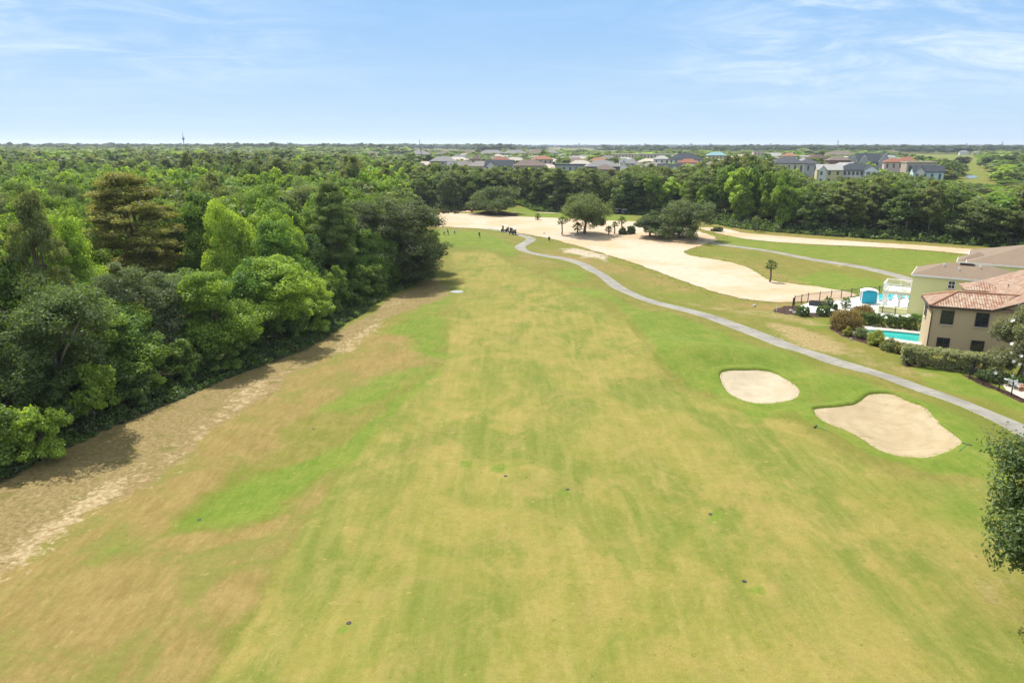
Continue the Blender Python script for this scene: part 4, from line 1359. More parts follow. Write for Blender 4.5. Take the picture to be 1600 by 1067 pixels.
# ------------------------------------------------------------------ the tan house with clay tiles
def tan_house():
    t = thing('stucco_house', 'tan stucco house with mottled clay tile roof behind the long clipped hedge', 'house', (52.0, 85.0, 0), RAD(-22))
    E = 5.95
    w = MB().box(0, 7.2, 0, 5.8, -0.6, E)
    w.box(5.2, 9.0, 9.0, 13, -0.6, 6.6)
    # gabled block, its front wall a little proud
    g = [(6.9, -0.02), (20, -0.02)]
    ap, ez = 13.45, 6.1
    w.add([(6.9, -0.03, -0.6), (20, -0.03, -0.6), (20, -0.03, ez), (ap, -0.03, 8.7), (6.9, -0.03, ez), (6.9, 16, -0.6), (20, 16, -0.6), (20, 16, ez), (ap, 16, 8.7), (6.9, 16, ez)],
          [(0, 1, 2, 3, 4), (9, 8, 7, 6, 5), (1, 6, 7, 2), (5, 0, 4, 9)])
    w.build('wall', M['tan_stucco'], t)
    tl = [M['tile_x'], M['tile_y']]
    r = hip_planes(0, 10.5, 0, 5.8, E, 1.35, 0.35)
    link('roof', roof_mesh('roof', r, tl), t)
    s = (8.7 - ez) / (ap - 6.9)
    ox = 0.75
    link('roof', roof_mesh('roof', [[(6.9 - ox, -0.5, ez - s * ox + .16), (ap, -0.5, 8.86), (ap, 16.4, 8.86), (6.9 - ox, 16.4, ez - s * ox + .16)], [(ap + .01, -0.5, 8.86), (20 + ox, -0.5, ez - s * ox + .16), (20 + ox, 16.4, ez - s * ox + .16), (ap + .01, 16.4, 8.86)]], tl), t)
    link('roof', roof_mesh('roof', hip_planes(5.2, 9.0, 9.0, 13, 6.6, 1.0, 0.3), tl), t)
    gm = MB()
    gm.box(-0.42, 6.1, -0.46, -0.36, E - 0.26, E - 0.06).box(-0.46, -0.36, -0.355, 6.1, E - 0.26, E - 0.06)
    gm.build('gutter', M['dark_trim'], t)
    ds = MB().tube([(-0.36, -0.40, E - 0.2), (-0.10, -0.12, E - 0.5), (0.06, -0.08, E - 0.9), (0.06, -0.08, -0.3)], 0.06, 6)
    ds.build('downpipe', M['dark_trim'], t)
    rk = MB()
    rk.add([(6.15, -0.56, 5.68), (ap, -0.56, 8.62), (ap, -0.56, 8.84), (6.15, -0.56, 5.90), (6.15, -0.51, 5.68), (ap, -0.51, 8.62), (ap, -0.51, 8.84), (6.15, -0.51, 5.90)], [(0, 1, 2, 3), (7, 6, 5, 4), (0, 4, 5, 1), (3, 2, 6, 7), (0, 3, 7, 4)])
    rk.build('bargeboard', M['dark_trim'], t)
    # ridge and hip caps of the wing
    cp = MB()
    for a, b in (((-0.35, -0.35, E + .04), (2.9, 2.9, E + 1.39)), ((2.9, 2.9, E + 1.39), (9.9, 2.9, E + 1.39)), ((-0.35, 6.15, E + .04), (2.9, 2.9, E + 1.39))):
        cp.tube([a, b], 0.13, 6)
    cp.build('ridge_cap', plain('ridge_tile', (0.40, 0.20, 0.12), 0.8, 0.3, 3), t)
    for x, z, h in ((1.05, 3.66, 1.75), (4.72, 3.66, 1.75), (1.05, 0.20, 1.75), (4.72, 0.20, 1.75)):
        window(t, (x, -0.005, z), (1, 0), 1.4, h, M['dark_trim'])
    window(t, (9.0, -0.035, 3.7), (1, 0), 1.5, 1.75, M['dark_trim'])
    window(t, (-0.005, 4.6, 3.7), (0, -1), 1.4, 1.6, M['dark_trim'])
    for x, y in ((11.5, 5.0), (9.6, 9.0)):
        MB().lathe([(0.06, 0), (0.06, 0.5)], 8, (x, y, 8.7 - abs(x - ap) * s)).build('vent_pipe', M['mast'], t)


tan_house()


# ------------------------------------------------------------------ the pale green house with its balcony
def green_house():
    t = thing('stucco_house', 'pale green stucco house with brown shingle roof and white balcony', 'house', (60.7, 105.2, 0), RAD(-34))
    w = MB().box(0, 13.5, 0, 8, -0.6, 6.2)
    w.box(6.4, 28, 17, 34, -0.6, 6.3)
    w.box(5.4, 9.0, 20.0, 23.6, -0.6, 6.0)
    w.build('wall', M['green_stucco'], t)
    link('roof', roof_mesh('roof', hip_planes(0, 13.5, 0, 8, 6.2, 1.6, 0.25), [M['shingle']]), t)
    link('roof', roof_mesh('roof', hip_planes(6.4, 28, 17, 34, 6.3, 2.7, 0.3), [M['shingle']]), t)
    link('roof', roof_mesh('roof', hip_planes(5.0, 10.0, 19.5, 24.5, 6.0, 1.5, 0.3), [M['shingle']]), t)
    f = eave_trim(MB(), 0, 13.5, 0, 8, 6.16, 0.25)
    eave_trim(f, 6.4, 28, 17, 34, 6.26, 0.3)
    eave_trim(f, 5.0, 10.0, 19.5, 24.5, 5.96, 0.3)
    f.build('fascia', M['white_trim'], t)
    window(t, (4.6, -0.005, 4.5), (1, 0), 0.95, 1.2, M['white_trim'], True, (1, 1))
    for x, y in ((3.6, 2.8), (5.6, 2.0), (8.2, 3.0)):
        MB().lathe([(0.08, 0), (0.08, 0.35), (0.12, 0.36), (0.12, 0.42)], 8, (x, y, 6.2 + 1.6 * (y + .25) / 4.25)).build('vent_pipe', M['white_trim'], t)
    MB().box(5.6, 7.4, 3.5, 4.0, 7.6, 7.92).build('ridge_vent', M['dark_trim'], t)
    b = MB().box(-3.9, -0.002, 0.2, 5.2, 2.75, 3.25).build('balcony', plain('cream_beam', (0.66, 0.64, 0.50), 0.9, 0.05), t)
    r = MB()
    for a, c in (((-3.85, 0.25), (-0.05, 0.25)), ((-3.85, 0.25), (-3.85, 5.15)), ((-3.85, 5.15), (-0.05, 5.15))):
        n = 7 if a[1] == c[1] else 9
        A, C = Vector((*a, 3.25)), Vector((*c, 3.25))
        for z, h in ((0.98, 0.10), (0.12, 0.06)):
            d = (C - A).normalized() * 0.05
            r.box(min(a[0], c[0]) - 0.05, max(a[0], c[0]) + 0.05, min(a[1], c[1]) - 0.05, max(a[1], c[1]) + 0.05, 3.25 + z, 3.25 + z + h)
        for i in range(n * 4 + 1):
            q = A.lerp(C, i / (n * 4))
            s = 0.05 if i % (n * 2) == 0 else 0.017
            r.box(q.x - s, q.x + s, q.y - s, q.y + s, 3.251, 4.24)
    r.build('balcony_railing', M['white_trim'], b)
    for x, y in ((-3.6, 0.5), (-1.4, 0.5), (-3.6, 4.9), (-0.3, 4.9)):
        c = MB().box(x - 0.16, x + 0.16, y - 0.16, y + 0.16, 0.06, 2.748)
        c.box(x - 0.24, x + 0.24, y - 0.24, y + 0.24, 0.06, 0.85).box(x - 0.22, x + 0.22, y - 0.22, y + 0.22, 2.55, 2.746)
        c.build('balcony_column', M['white_trim'], t)
    MB().box(-3.9, -0.004, -1.6, -1.35, -0.3, 1.0).box(-3.95, 0.0, -1.65, -1.3, 1.003, 1.08).build('garden_wall', M['green_stucco'], t)
    return t


green_house()
# ------------------------------------------------------------------ pools, decks, fences and garden furniture
def pool():
    ring = spline(POOL, 4, True)
    c = ring.mean(0)
    t = np.roll(ring, -1, 0) - np.roll(ring, 1, 0)
    t /= np.linalg.norm(t, axis=1)[:, None]
    nrm = np.stack([t[:, 1], -t[:, 0]], 1)
    if sdf(np.array([ring[0, 0] + nrm[0, 0] * 0.05]), np.array([ring[0, 1] + nrm[0, 1] * 0.05]), ring)[0] > 0:
        nrm = -nrm
    m = len(ring)
    def strip(prof, name, mat):
        V = np.vstack([np.column_stack([ring + nrm * o, np.full(m, z)]) for o, z in prof])
        a = np.arange(m)
        fs = np.vstack([np.stack([a + k * m, (a + 1) % m + k * m, (a + 1) % m + (k + 1) * m, a + (k + 1) * m], 1) for k in range(len(prof) - 1)])
        return tag(link(name, mesh_np(name, V, fs, mat)), kind='structure')
    strip([(0, -1.3), (0, 0.05)], 'pool_wall', M['pool_wall'])
    strip([(0, 0.05), (0.0, 0.13), (1.25, 0.12), (1.25, -0.2)], 'pool_coping', M['paver'])
    me = bpy.data.meshes.new('pool_water')
    me.from_pydata([(x, y, -0.14) for x, y in ring], [], [tuple(range(m))])
    me.materials.append(M['pool_water'])
    tag(link('pool_water', me), kind='structure')


pool()
sheet('pool_deck', W([(1333, 506), (1395, 510), (1456, 517), (1470, 521), (1470, 528), (1451, 522), (1400, 517), (1362, 515)]), M['paver'], 0.06, 2.0)
sheet('patio', W([(1254, 489), (1246, 480), (1262, 474), (1345, 464), (1400, 460), (1440, 464), (1446, 490), (1420, 500), (1340, 495), (1300, 489)]), M['white_deck'], 0.06, 2.0)
sheet('patio', W([(1566, 601), (1590, 597), (1640, 603), (1680, 640), (1640, 648), (1600, 624), (1572, 610)]), M['paver'], 0.06, 2.0)
sheet('pond', spline(W([(1509, 275), (1518, 274), (1527, 276), (1525, 278.5), (1515, 279), (1509, 278)]), 5, True), M['pond_water'], 0.15, 4.0)


def fence(pts, h, label, step=2.2, picket=0.14):
    p0 = pts[0]
    t = thing('metal_fence', label, 'fence', (p0[0], p0[1], 0))
    loc = [Vector((p[0] - p0[0], p[1] - p0[1], 0)) for p in pts]
    m = MB()
    posts = []
    for a, b in zip(loc[:-1], loc[1:]):
        n = max(1, round((b - a).length / step))
        d = (b - a) / n
        u = d.normalized()
        for i in range(n):
            q = a + d * i
            posts.append(q)
            for z in (0.15, h - 0.22, h - 0.05):
                m.tube([q + Vector((0, 0, z)), q + d + Vector((0, 0, z))], 0.022, 4)
            k = int(d.length / picket)
            for j in range(1, k):
                s = q + d * (j / k)
                m.tube([s + Vector((0, 0, 0.1)), s + Vector((0, 0, h - 0.02))], 0.011, 4, False)
    posts.append(loc[-1])
    m.build('fence_panel', M['iron'], t)
    pm = MB().box(-0.045, 0.045, -0.045, 0.045, -0.1, h + 0.04).box(-0.06, 0.06, -0.06, 0.06, h + 0.04, h + 0.09).mesh('fence_post', M['iron'])
    for q in posts:
        o = link('fence_post', pm, t)
        o.location = q
    return t


fence(W([(1238, 481), (1241, 477), (1262, 472.5), (1298, 468.5), (1345, 463.5), (1400, 458.5), (1420, 457)]), 1.5, 'long black iron fence between the white patio and the waste sand')
fence(W([(1522, 579), (1514, 592), (1560, 610), (1600, 627), (1660, 656)]), 1.35, 'black iron fence round the patio in front of the magnolia')
fence(W([(1358, 488), (1378, 490.5), (1398, 493)]), 1.2, 'short black fence at the near edge of the white patio')


def leafy(name, label, cat, px, py, col, cen, rad, per, size, squash=0.9, seed=1, up=0.35, stem=None, group=None, inner=0.5, xyz=None):
    r = np.random.default_rng(seed)
    x, y, z = xyz or P(px, py)
    t = thing(name, label, cat, (x, y, z), 0, group)
    v, tn = leaves(r, np.array(cen, float), np.array(rad, float), per, size, squash, up, inner)
    v[:, 2] = np.maximum(v[:, 2], 0.02)
    c = link('foliage', leaf_mesh('foliage', v, tn), t)
    c.color = (*col, 1)
    m = MB()
    cn = [cen[i] for i in r.permutation(len(cen))[:6]]
    for q in cn:
        m.tube([(q[0] * 0.15, q[1] * 0.15, -0.1), (q[0] * 0.5, q[1] * 0.5, q[2] * 0.5), tuple(q)], [0.05, 0.035, 0.015], 5)
    m.build('stem', M['bark'], t)
    return t


def dome(r, R, H, n, seed=0):
    """clump centres over a dome."""
    g = np.random.default_rng(seed + 50)
    d = unit(g.normal(size=(n, 3)))
    d[:, 2] = np.abs(d[:, 2])
    q = 0.55 + 0.4 * g.random(n)
    return np.column_stack([d[:, :2] * (q * R)[:, None], d[:, 2] * q * H]) + np.array([0, 0, 0.12 * H]), np.full(n, r)


def bush(label, px, py, R, H, col, seed, name='shrub', per=85, size=0.20, n=26, cat='shrub', group=None, lump=0.42):
    n = int(n * 2.2)
    c, r = dome(min(R, H) * lump * 0.8, R * 0.8, H * 0.75, n, seed)
    return leafy(name, label, cat, px, py, col, c, r, per, size, 0.9, seed, group=group)


def box_clumps(L, wd, h, seed, dens=9.0, rnd=0.12):
    """clump centres filling the skin of a clipped hedge along x."""
    g = np.random.default_rng(seed)
    n = int(dens * (2 * L * h + 2 * wd * h + L * wd))
    out = []
    for _ in range(n):
        u = g.random() * (2 * L * h + 2 * wd * h + L * wd)
        if u < 2 * L * h:
            q = (g.random() * L, (-0.5 if g.random() < 0.5 else 0.5) * wd, g.random() * h)
        elif u < 2 * L * h + 2 * wd * h:
            q = (0 if g.random() < 0.5 else L, (g.random() - 0.5) * wd, g.random() * h)
        else:
            q = (g.random() * L, (g.random() - 0.5) * wd, h)
        out.append(np.array(q) + g.normal(size=3) * rnd)
    return np.array(out)


def hedge(label, a, b, wd, h, col, seed, size=0.2, per=34, lump=0.30, rnd=0.12, dens=8.0):
    (x0, y0), (x1, y1) = a, b
    L = math.hypot(x1 - x0, y1 - y0)
    t = thing('clipped_hedge', label, 'hedge', (x0, y0, 0), math.atan2(y1 - y0, x1 - x0))
    g = np.random.default_rng(seed)
    c = box_clumps(L, wd - lump, h - lump * 0.8, seed, dens, rnd)
    v, tn = leaves(g, c, np.full(len(c), lump), per, size, 0.9, 0.3, 0.3)
    f = link('foliage', leaf_mesh('foliage', v, tn), t)
    f.color = (*col, 1)
    m = MB()
    for i in range(int(L / 0.8) + 1):
        m.tube([(i * 0.8, 0, -0.1), (i * 0.8 + 0.1, 0.05, h * 0.5), (i * 0.8 + 0.2, -0.1, h * 0.9)], [0.04, 0.03, 0.012], 5)
    m.build('stem', M['bark'], t)
    return t


h1 = W([(1338, 506), (1452, 518)])
hedge('tall dark clipped hedge behind the turquoise pool', h1[0], h1[1], 1.3, 1.75, (0.115, 0.170, 0.045), 1)
h2 = W([(1410, 566), (1552, 584)])
hedge('long rounded pale-leaved hedge below the windows of the tan house', h2[0], h2[1], 2.2, 2.1, (0.30, 0.32, 0.16), 2, 0.20, 40, 0.30, 0.07, 9.0)
h3 = W([(1424, 499), (1452, 502)])
hedge('low bright hedge against the pale green house', h3[0], h3[1], 1.0, 0.9, (0.16, 0.28, 0.05), 3)
h4 = W([(1528, 592), (1600, 606)])
hedge('dark bushes clipped low inside the iron fence by the magnolia', h4[0], h4[1], 1.2, 1.0, (0.115, 0.18, 0.05), 4)
bush('big round shrub with rusty red top beside the clipped pool hedge', 1322, 513, 2.5, 3.0, (0.250, 0.185, 0.055), 11, n=60)
bush('rusty red shrub just behind the big round one', 1347, 498, 2.0, 2.3, (0.240, 0.170, 0.055), 12, n=44)
bush('slim yellow-leaved shrub at the tip of the mulch bed', 1324, 524, 0.7, 1.3, (0.32, 0.34, 0.07), 13, n=16, size=0.15)
bush('loose rose bush with thorny open branches in the mulch bed', 1344, 528, 1.2, 1.5, (0.14, 0.19, 0.07), 14, n=18, per=40, size=0.16)
bush('tall yellow-green shrub in front of the left end of the pool', 1368, 538, 1.3, 2.0, (0.31, 0.35, 0.06), 15, n=28)
bush('red-tinged green shrub in the mulch bed, right of the yellow-green one', 1390, 547, 1.4, 1.5, (0.20, 0.22, 0.07), 16, n=24)
bush('smaller red-tinged shrub touching the long rounded hedge', 1407, 551, 1.2, 1.4, (0.21, 0.21, 0.07), 17, n=22)
for lab, px, py in (('left one of two cube-clipped shrubs in front of the white patio', 1254, 493), ('right one of two cube-clipped shrubs in front of the white patio', 1285, 493)):
    c = box_clumps(1.3, 1.3, 1.2, px, 16, 0.04) + np.array([-0.65, 0, 0.05])
    leafy('clipped_shrub', lab, 'shrub', px, py, (0.125, 0.205, 0.05), c, np.full(len(c), 0.16), 50, 0.14, 0.9, px)
g9 = np.random.default_rng(9)
hh = g9.random(60)
tt = g9.random(60) * 6.283
leafy('clipped_shrub', 'cone-clipped dark shrub beside the cube-clipped pair', 'shrub', 1304, 493, (0.105, 0.17, 0.05),
      np.column_stack([(1 - hh ** 1.4) * 0.72 * np.cos(tt), (1 - hh ** 1.4) * 0.72 * np.sin(tt), 0.15 + hh * 1.55]), np.full(60, 0.2), 50, 0.14, 0.9, 4)


def sun_lounger():
    t = thing('sun_lounger', '', 'sun lounger')
    fr = MB()
    for y in (-0.3, 0.3):
        fr.box(-0.95, 0.95, y - 0.025, y + 0.025, 0.26, 0.31)
    for x in (-0.9, 0, 0.9):
        fr.box(x - 0.025, x + 0.025, -0.272, 0.272, 0.262, 0.302)
    fr.build('frame', M['white_trim'], t)
    lg = MB().tube([(0, 0, 0), (0, 0, 0.262)], 0.025, 6).mesh('leg', M['white_trim'])
    for x in (-0.85, 0.85):
        for y in (-0.3, 0.3):
            link('leg', lg, t).location = (x, y, 0)
    MB().box(-0.95, 0.3, -0.31, 0.31, 0.312, 0.39).build('mattress', M['teal'], t, bevel=0.02)
    b = MB().box(0, 0.75, -0.31, 0.31, 0, 0.08).build('backrest', M['teal'], t, bevel=0.02)
    b.location, b.rotation_euler = (0.31, 0, 0.33), (0, RAD(-48), 0)
    return t


lg0 = sun_lounger()
LG = [(1375, 470, 60, 'teal sun lounger nearest the blue cabana on the white patio'), (1381, 466.5, 40, 'teal sun lounger behind the first, with raised back by the fence'), (1389, 469, 75, 'teal sun lounger in the middle of the patio, left of the balcony'),
      (1393, 465, 50, 'teal sun lounger by the fence, left of the balcony'), (1404, 467, 60, 'teal sun lounger seen left of the balcony columns'), (1410, 466, 55, 'teal sun lounger seen between the balcony columns'), (1420, 467, 65, 'teal sun lounger nearest the pale green house wall')]
for i, (px, py, a, lab) in enumerate(LG):
    o = lg0 if i == 0 else copy_tree(lg0)
    o.location, o.rotation_euler = P(px, py, 0.07), (0, 0, RAD(a))
    tag(o, lab, 'sun lounger', 'teal sun loungers on the white patio')


def cabana():
    x, y, z = P(1356, 474)
    t = thing('cabana', 'white-framed cabana with bright blue curtains on the patio', 'cabana', (x, y, 0.07), RAD(-18))
    for a in (-1.15, 1.15):
        for b in (-0.8, 0.8):
            MB().box(a - 0.07, a + 0.07, b - 0.07, b + 0.07, 0, 2.05).build('post', M['white_trim'], t)
    m = MB()
    n = 8
    v, f = [], []
    for i in range(n + 1):
        s = -1 + 2 * i / n
        for b in (-0.95, 0.95):
            v += [(1.28 * s, b, 2.06 + 0.30 * (1 - s * s)), (1.28 * s, b, 2.0 + 0.26 * (1 - s * s))]
    for i in range(n):
        k = 4 * i
        f += [(k, k + 4, k + 6, k + 2), (k + 1, k + 3, k + 7, k + 5), (k, k + 1, k + 5, k + 4), (k + 2, k + 6, k + 7, k + 3)]
    m.add(v, f).build('canopy', M['white_cloth'], t)
    def curtain(p, q):
        p, q = Vector(p), Vector(q)
        d = (q - p)
        u = d.normalized()
        w = Vector((-u.y, u.x, 0))
        v, f = [], []
        k = 28
        for i in range(k + 1):
            c = p + d * (i / k) + w * 0.035 * math.sin(i * 1.9)
            v += [(c.x, c.y, 0.15), (c.x, c.y, 1.99)]
        for i in range(k):
            f.append((2 * i, 2 * i + 2, 2 * i + 3, 2 * i + 1))
        o = MB().add(v, f).build('curtain', M['blue_cloth'], t)
        o.modifiers.new('thickness', 'SOLIDIFY').thickness = 0.01
    curtain((-1.08, -0.8, 0), (1.08, -0.8, 0))
    curtain((-1.08, 0.8, 0), (1.08, 0.8, 0))
    MB().box(-1.0, 1.0, -0.55, 0.55, 0.10, 0.45).build('daybed', M['white_cloth'], t, bevel=0.04)


cabana()


def sofa(px, py, rz, label, w=2.2):
    x, y, z = P(px, py)
    t = thing('outdoor_sofa', label, 'sofa', (x, y, 0.07), RAD(rz), 'dark wicker seats on the white patio')
    MB().box(-w / 2, w / 2, -0.4, 0.4, 0.02, 0.32).build('base', M['dark_wicker'], t)
    MB().box(-w / 2, w / 2, 0.40, 0.55, 0.02, 0.85).build('backrest', M['dark_wicker'], t)
    for s in (-1, 1):
        MB().box(s * w / 2 - 0.09 + s * 0.092, s * w / 2 + 0.09 + s * 0.092, -0.4, 0.55, 0.02, 0.62).build('armrest', M['dark_wicker'], t)
    for i in range(2):
        MB().box(-w / 2 + 0.02 + i * w / 2, -0.02 + i * w / 2, -0.4, 0.38, 0.323, 0.46).build('cushion', M['grey_cushion'], t, bevel=0.03)


sofa(1277, 478, 155, 'dark wicker sofa at the left end of the white patio')
sofa(1295, 479, -120, 'dark wicker sofa turned across the end of the first one', 1.6)


def patio_chair(px, py, rz, label):
    x, y, z = P(px, py)
    t = thing('patio_chair', label, 'chair', (x, y, z + 0.07), RAD(rz), 'white chairs by the magnolia')
    MB().box(-0.27, 0.27, -0.27, 0.27, 0.40, 0.44).build('seat', M['white_trim'], t)
    m = MB()
    for i in range(6):
        m.box(-0.25, 0.25, 0.0, 0.02, 0.04 + i * 0.09, 0.10 + i * 0.09)
    m.box(-0.28, -0.251, -0.005, 0.025, 0, 0.6).box(0.251, 0.28, -0.005, 0.025, 0, 0.6)
    b = m.build('backrest', M['white_trim'], t)
    b.location, b.rotation_euler = (0, 0.25, 0.445), (RAD(-14), 0, 0)
    for s in (-1, 1):
        MB().box(s * 0.3 - 0.03, s * 0.3 + 0.03, -0.27, 0.28, 0.62, 0.65).build('armrest', M['white_trim'], t)
        for yy in (-0.24, 0.24):
            MB().tube([(s * 0.3, yy * 1.1, 0), (s * 0.3, yy, 0.619)], 0.022, 6).build('leg', M['white_trim'], t)


patio_chair(1581, 607, 100, 'white slatted patio chair in front of the magnolia trunk')
patio_chair(1590, 610, 20, 'second white patio chair, nearer the clay fire pit')
x, y, z = P(1573, 602)
t = thing('side_table', 'small round white table left of the patio chairs', 'table', (x, y, z + 0.07))
MB().lathe([(0.34, 0.60), (0.36, 0.61), (0.36, 0.64), (0.0, 0.645)], 20).build('tabletop', M['white_trim'], t)
MB().lathe([(0.22, 0), (0.22, 0.02), (0.04, 0.05), (0.035, 0.598)], 12).build('pedestal', M['white_trim'], t)
x, y, z = P(1603, 610)
t = thing('fire_pit', 'round clay-coloured fire pit on the patio beside the white chairs', 'fire pit', (x, y, z + 0.07))
MB().lathe([(0.75, 0), (0.75, 0.40), (0.80, 0.42), (0.80, 0.48), (0.55, 0.48), (0.55, 0.2), (0, 0.2)], 24).build('ring', M['terracotta'], t)
MB().lathe([(0.53, 0.203), (0.4, 0.26), (0, 0.3)], 12).build('ashes', M['mulch'], t)

# the table and chairs up on the balcony
gx, gy = math.cos(RAD(-34)), math.sin(RAD(-34))
def on_green(lx, ly, z):
    return 60.7 + lx * gx - ly * gy, 105.2 + lx * gy + ly * gx, z
t = thing('balcony_table', 'low dark table on the white balcony', 'table', on_green(-1.3, 2.0, 3.251))
MB().lathe([(0.40, 0.66), (0.42, 0.67), (0.42, 0.70), (0, 0.705)], 16).build('tabletop', M['dark_wicker'], t)
MB().lathe([(0.2, 0), (0.2, 0.02), (0.03, 0.04), (0.03, 0.658)], 10).build('pedestal', M['dark_wicker'], t)
# ------------------------------------------------------------------ the near trees on the right
def special_tree(name, label, cat, x, y, R, H, col, kind, n, per, size, z0, seed, squash=0.7, bark='bark', cen=None):
    g = np.random.default_rng(seed)
    c, r = clumps(g, kind, R, z0, H - 0.3, n) if cen is None else cen
    v, tn = leaves(g, c, r, per, size, squash, 0.4, 0.3, 0.5)
    t = thing(name, label, cat, (x, y, float(hz(x, y))), 0)
    cr = link('crown', leaf_mesh('crown', v, tn), t)
    cr.color = (*col, 1)
    link('trunk', limb_mesh(g, H, z0, R, c, 'trunk', M[bark], 0.2 + R * 0.03, 16, 8, 0.15), t)
    return t, c, r


special_tree('oak_tree', 'small-leaved oak cut off by the right edge of the picture, on the near grass', 'tree', 31.1, 32.8, 5.6, 11.2, (0.105, 0.155, 0.045), 'oak', 360, 250, 0.24, 0.6, 31, 0.95)
mx, my, _ = P(1586, 592)
mag, mc, mr = special_tree('magnolia_tree', 'magnolia with glossy leaves and large white blooms before the tan house', 'tree', mx + 0.6, my, 3.9, 8.3, (0.200, 0.215, 0.110), 'broad', 190, 150, 0.26, 0.9, 44, 0.85)
fm = MB()
for k in range(7):
    a = k * 6.283 / 7
    ca, sa = math.cos(a), math.sin(a)
    fm.add([(0, 0, 0), (0.07 * ca - 0.05 * sa, 0.07 * sa + 0.05 * ca, 0.05), (0.17 * ca, 0.17 * sa, 0.10), (0.07 * ca + 0.05 * sa, 0.07 * sa - 0.05 * ca, 0.05)], [(0, 3, 2, 1)])
fmesh = fm.mesh('flower', M['petal'])
ou = unit(mc - np.array([0, 0, 4.5])) @ unit(np.array([-0.45, -0.8, 0.4]))
vis = np.argsort(-(ou * np.linalg.norm(mc - np.array([0, 0, 4.5]), axis=1)))[:80]
g = np.random.default_rng(3)
for i in range(62):
    k = vis[g.integers(len(vis))]
    d = unit(g.normal(size=3) * 0.5 + np.array([-0.3, -0.9, 0.5]))
    o = link('flower', fmesh, mag)
    o.location = mc[k] + d * mr[k] * 1.25
    o.rotation_euler = Vector(d).to_track_quat('Z', 'Y').to_euler()
    o.scale = (1.25,) * 3

# ------------------------------------------------------------------ lone trees and palms on the waste sand
def lone(px, py, half, ytop, z0, col, label, seed, n=230, per=120, size=0.46, kind='oak', squash=0.7, name='oak_tree', bark='bark'):
    x, y, z = P(px, py)
    R = half / F * y
    H = ZT(ytop, y) - z
    return special_tree(name, label, 'tree', x, y, R, H, col, kind, n, per, size, z0, seed, squash, bark)


lone(769, 333, 38, 290, 1.6, (0.122, 0.167, 0.061), 'broad oak on its own mulch ring at the back of the waste sand', 51, size=0.5)
lone(914, 365, 40, 303, 2.6, (0.156, 0.201, 0.068), 'lone oak with hanging moss and two trunks, ringed by small palms on the sand', 52, squash=1.25)
lone(1062, 372, 50, 308, 0.6, (0.125, 0.167, 0.068), 'wide oak with foliage down to the sand, biggest of the sand trees', 53, n=190)
lone(1016, 370, 28, 330, 0.6, (0.118, 0.163, 0.065), 'smaller oak leaning against the left side of the widest sand oak', 54, n=90)
x, y, z = P(935, 364)
bush('low round dark bush right of the widest sand oak', 1121, 362, 2.2, 1.4, (0.104, 0.142, 0.057), 20, n=22, size=0.35)


def palm(px, py, ytop, label, seed, spread=1.5, col=(0.133, 0.180, 0.067), skirt=False, group='small palms on the waste sand', xyz=None):
    g = np.random.default_rng(seed)
    x, y, z = xyz or P(px, py)
    H = max(ZT(ytop, y) - z, 1.2)
    t = thing('palm_tree', label, 'palm', (x, y, z), 0, group)
    th = max(H - spread * 0.55, 0.5)
    ps = [(0.06 * math.sin(i), 0.05 * math.cos(i * 1.3), -0.1 + (th + 0.1) * i / 5) for i in range(6)]
    MB().tube(ps, [0.22, 0.19, 0.17, 0.17, 0.19, 0.16], 8).build('trunk', M['bark'], t, True)
    m = MB()
    nf = 26
    for i in range(nf):
        a = i * 2.399 + g.normal() * 0.15
        el = RAD(78 - 118 * (i / nf)) + g.normal() * 0.1
        L = spread * (0.85 + 0.3 * g.random())
        ca, sa = math.cos(a), math.sin(a)
        st = Vector((ca * math.cos(el), sa * math.cos(el), math.sin(el)))
        side = Vector((-sa, ca, 0))
        b = Vector((0, 0, th))
        hub = b + st * L * 0.5
        m.tube([b, hub], [0.025, 0.015], 4)
        k = 11
        for j in range(k):
            s = (j - (k - 1) / 2) / ((k - 1) / 2) * 1.25
            d = (st * math.cos(s) + side * math.sin(s)).normalized()
            e = hub + d * L * (0.55 - 0.1 * abs(s)) - Vector((0, 0, 0.14 * L * (0.4 + abs(s))))
            q = hub.lerp(e, 0.5) + Vector((0, 0, 0.05 * L))
            w = st.cross(side).normalized().cross(d).normalized() * 0.05 * L
            m.add([hub, q + w, e, q - w], [(0, 1, 2, 3)])
    me = m.mesh('fronds', M['leaf'])
    me.attributes.new('tint', 'FLOAT', 'POINT').data.foreach_set('value', np.random.default_rng(seed).random(len(me.vertices)).astype(np.float32) * 0.6 + 0.2)
    c = link('fronds', me, t)
    c.color = (*col, 1)
    return t


palm(878, 367, 341, 'palm with a thick leafy head left of the lone oak', 1, 1.5)
palm(902, 365, 350, 'squat palm in the shade under the lone oak', 2, 1.6)
palm(951, 367, 355, 'shortest palm right of the lone oak', 3, 1.2)
palm(960, 366, 348, 'palm with a brown trunk, second right of the lone oak', 4, 1.1)
palm(971, 366, 340, 'tallest palm between the lone oak and the widest sand oak', 5, 1.5)
palm(840, 344, 335, 'tiny palm alone in the middle of the waste sand', 6, 1.3)
palm(1180, 362, 340, 'palm with bare brown trunk before the right wood', 7, 1.6)
palm(1203, 441, 409, 'palm standing in the grass at the tip of the waste sand', 8, 1.35)
palm(1293, 481, 467, 'small palm behind the right cube-clipped shrub', 9, 1.1, group='palms on the white patio')
palm(1321, 481, 467, 'small palm on the patio behind the cone-clipped shrub', 10, 1.1, group='palms on the white patio')
palm(1474, 272, 250, 'tall palm beside the pale aqua house', 11, 3.2, group='palms among the far houses')
bush('upright dense bush under the tallest sand palm', 973, 367, 1.3, 2.4, (0.104, 0.148, 0.057), 21, n=22, size=0.3)
bush('upright bush left of the smaller sand oak', 986, 366, 1.5, 2.8, (0.114, 0.171, 0.065), 22, n=22, size=0.3)

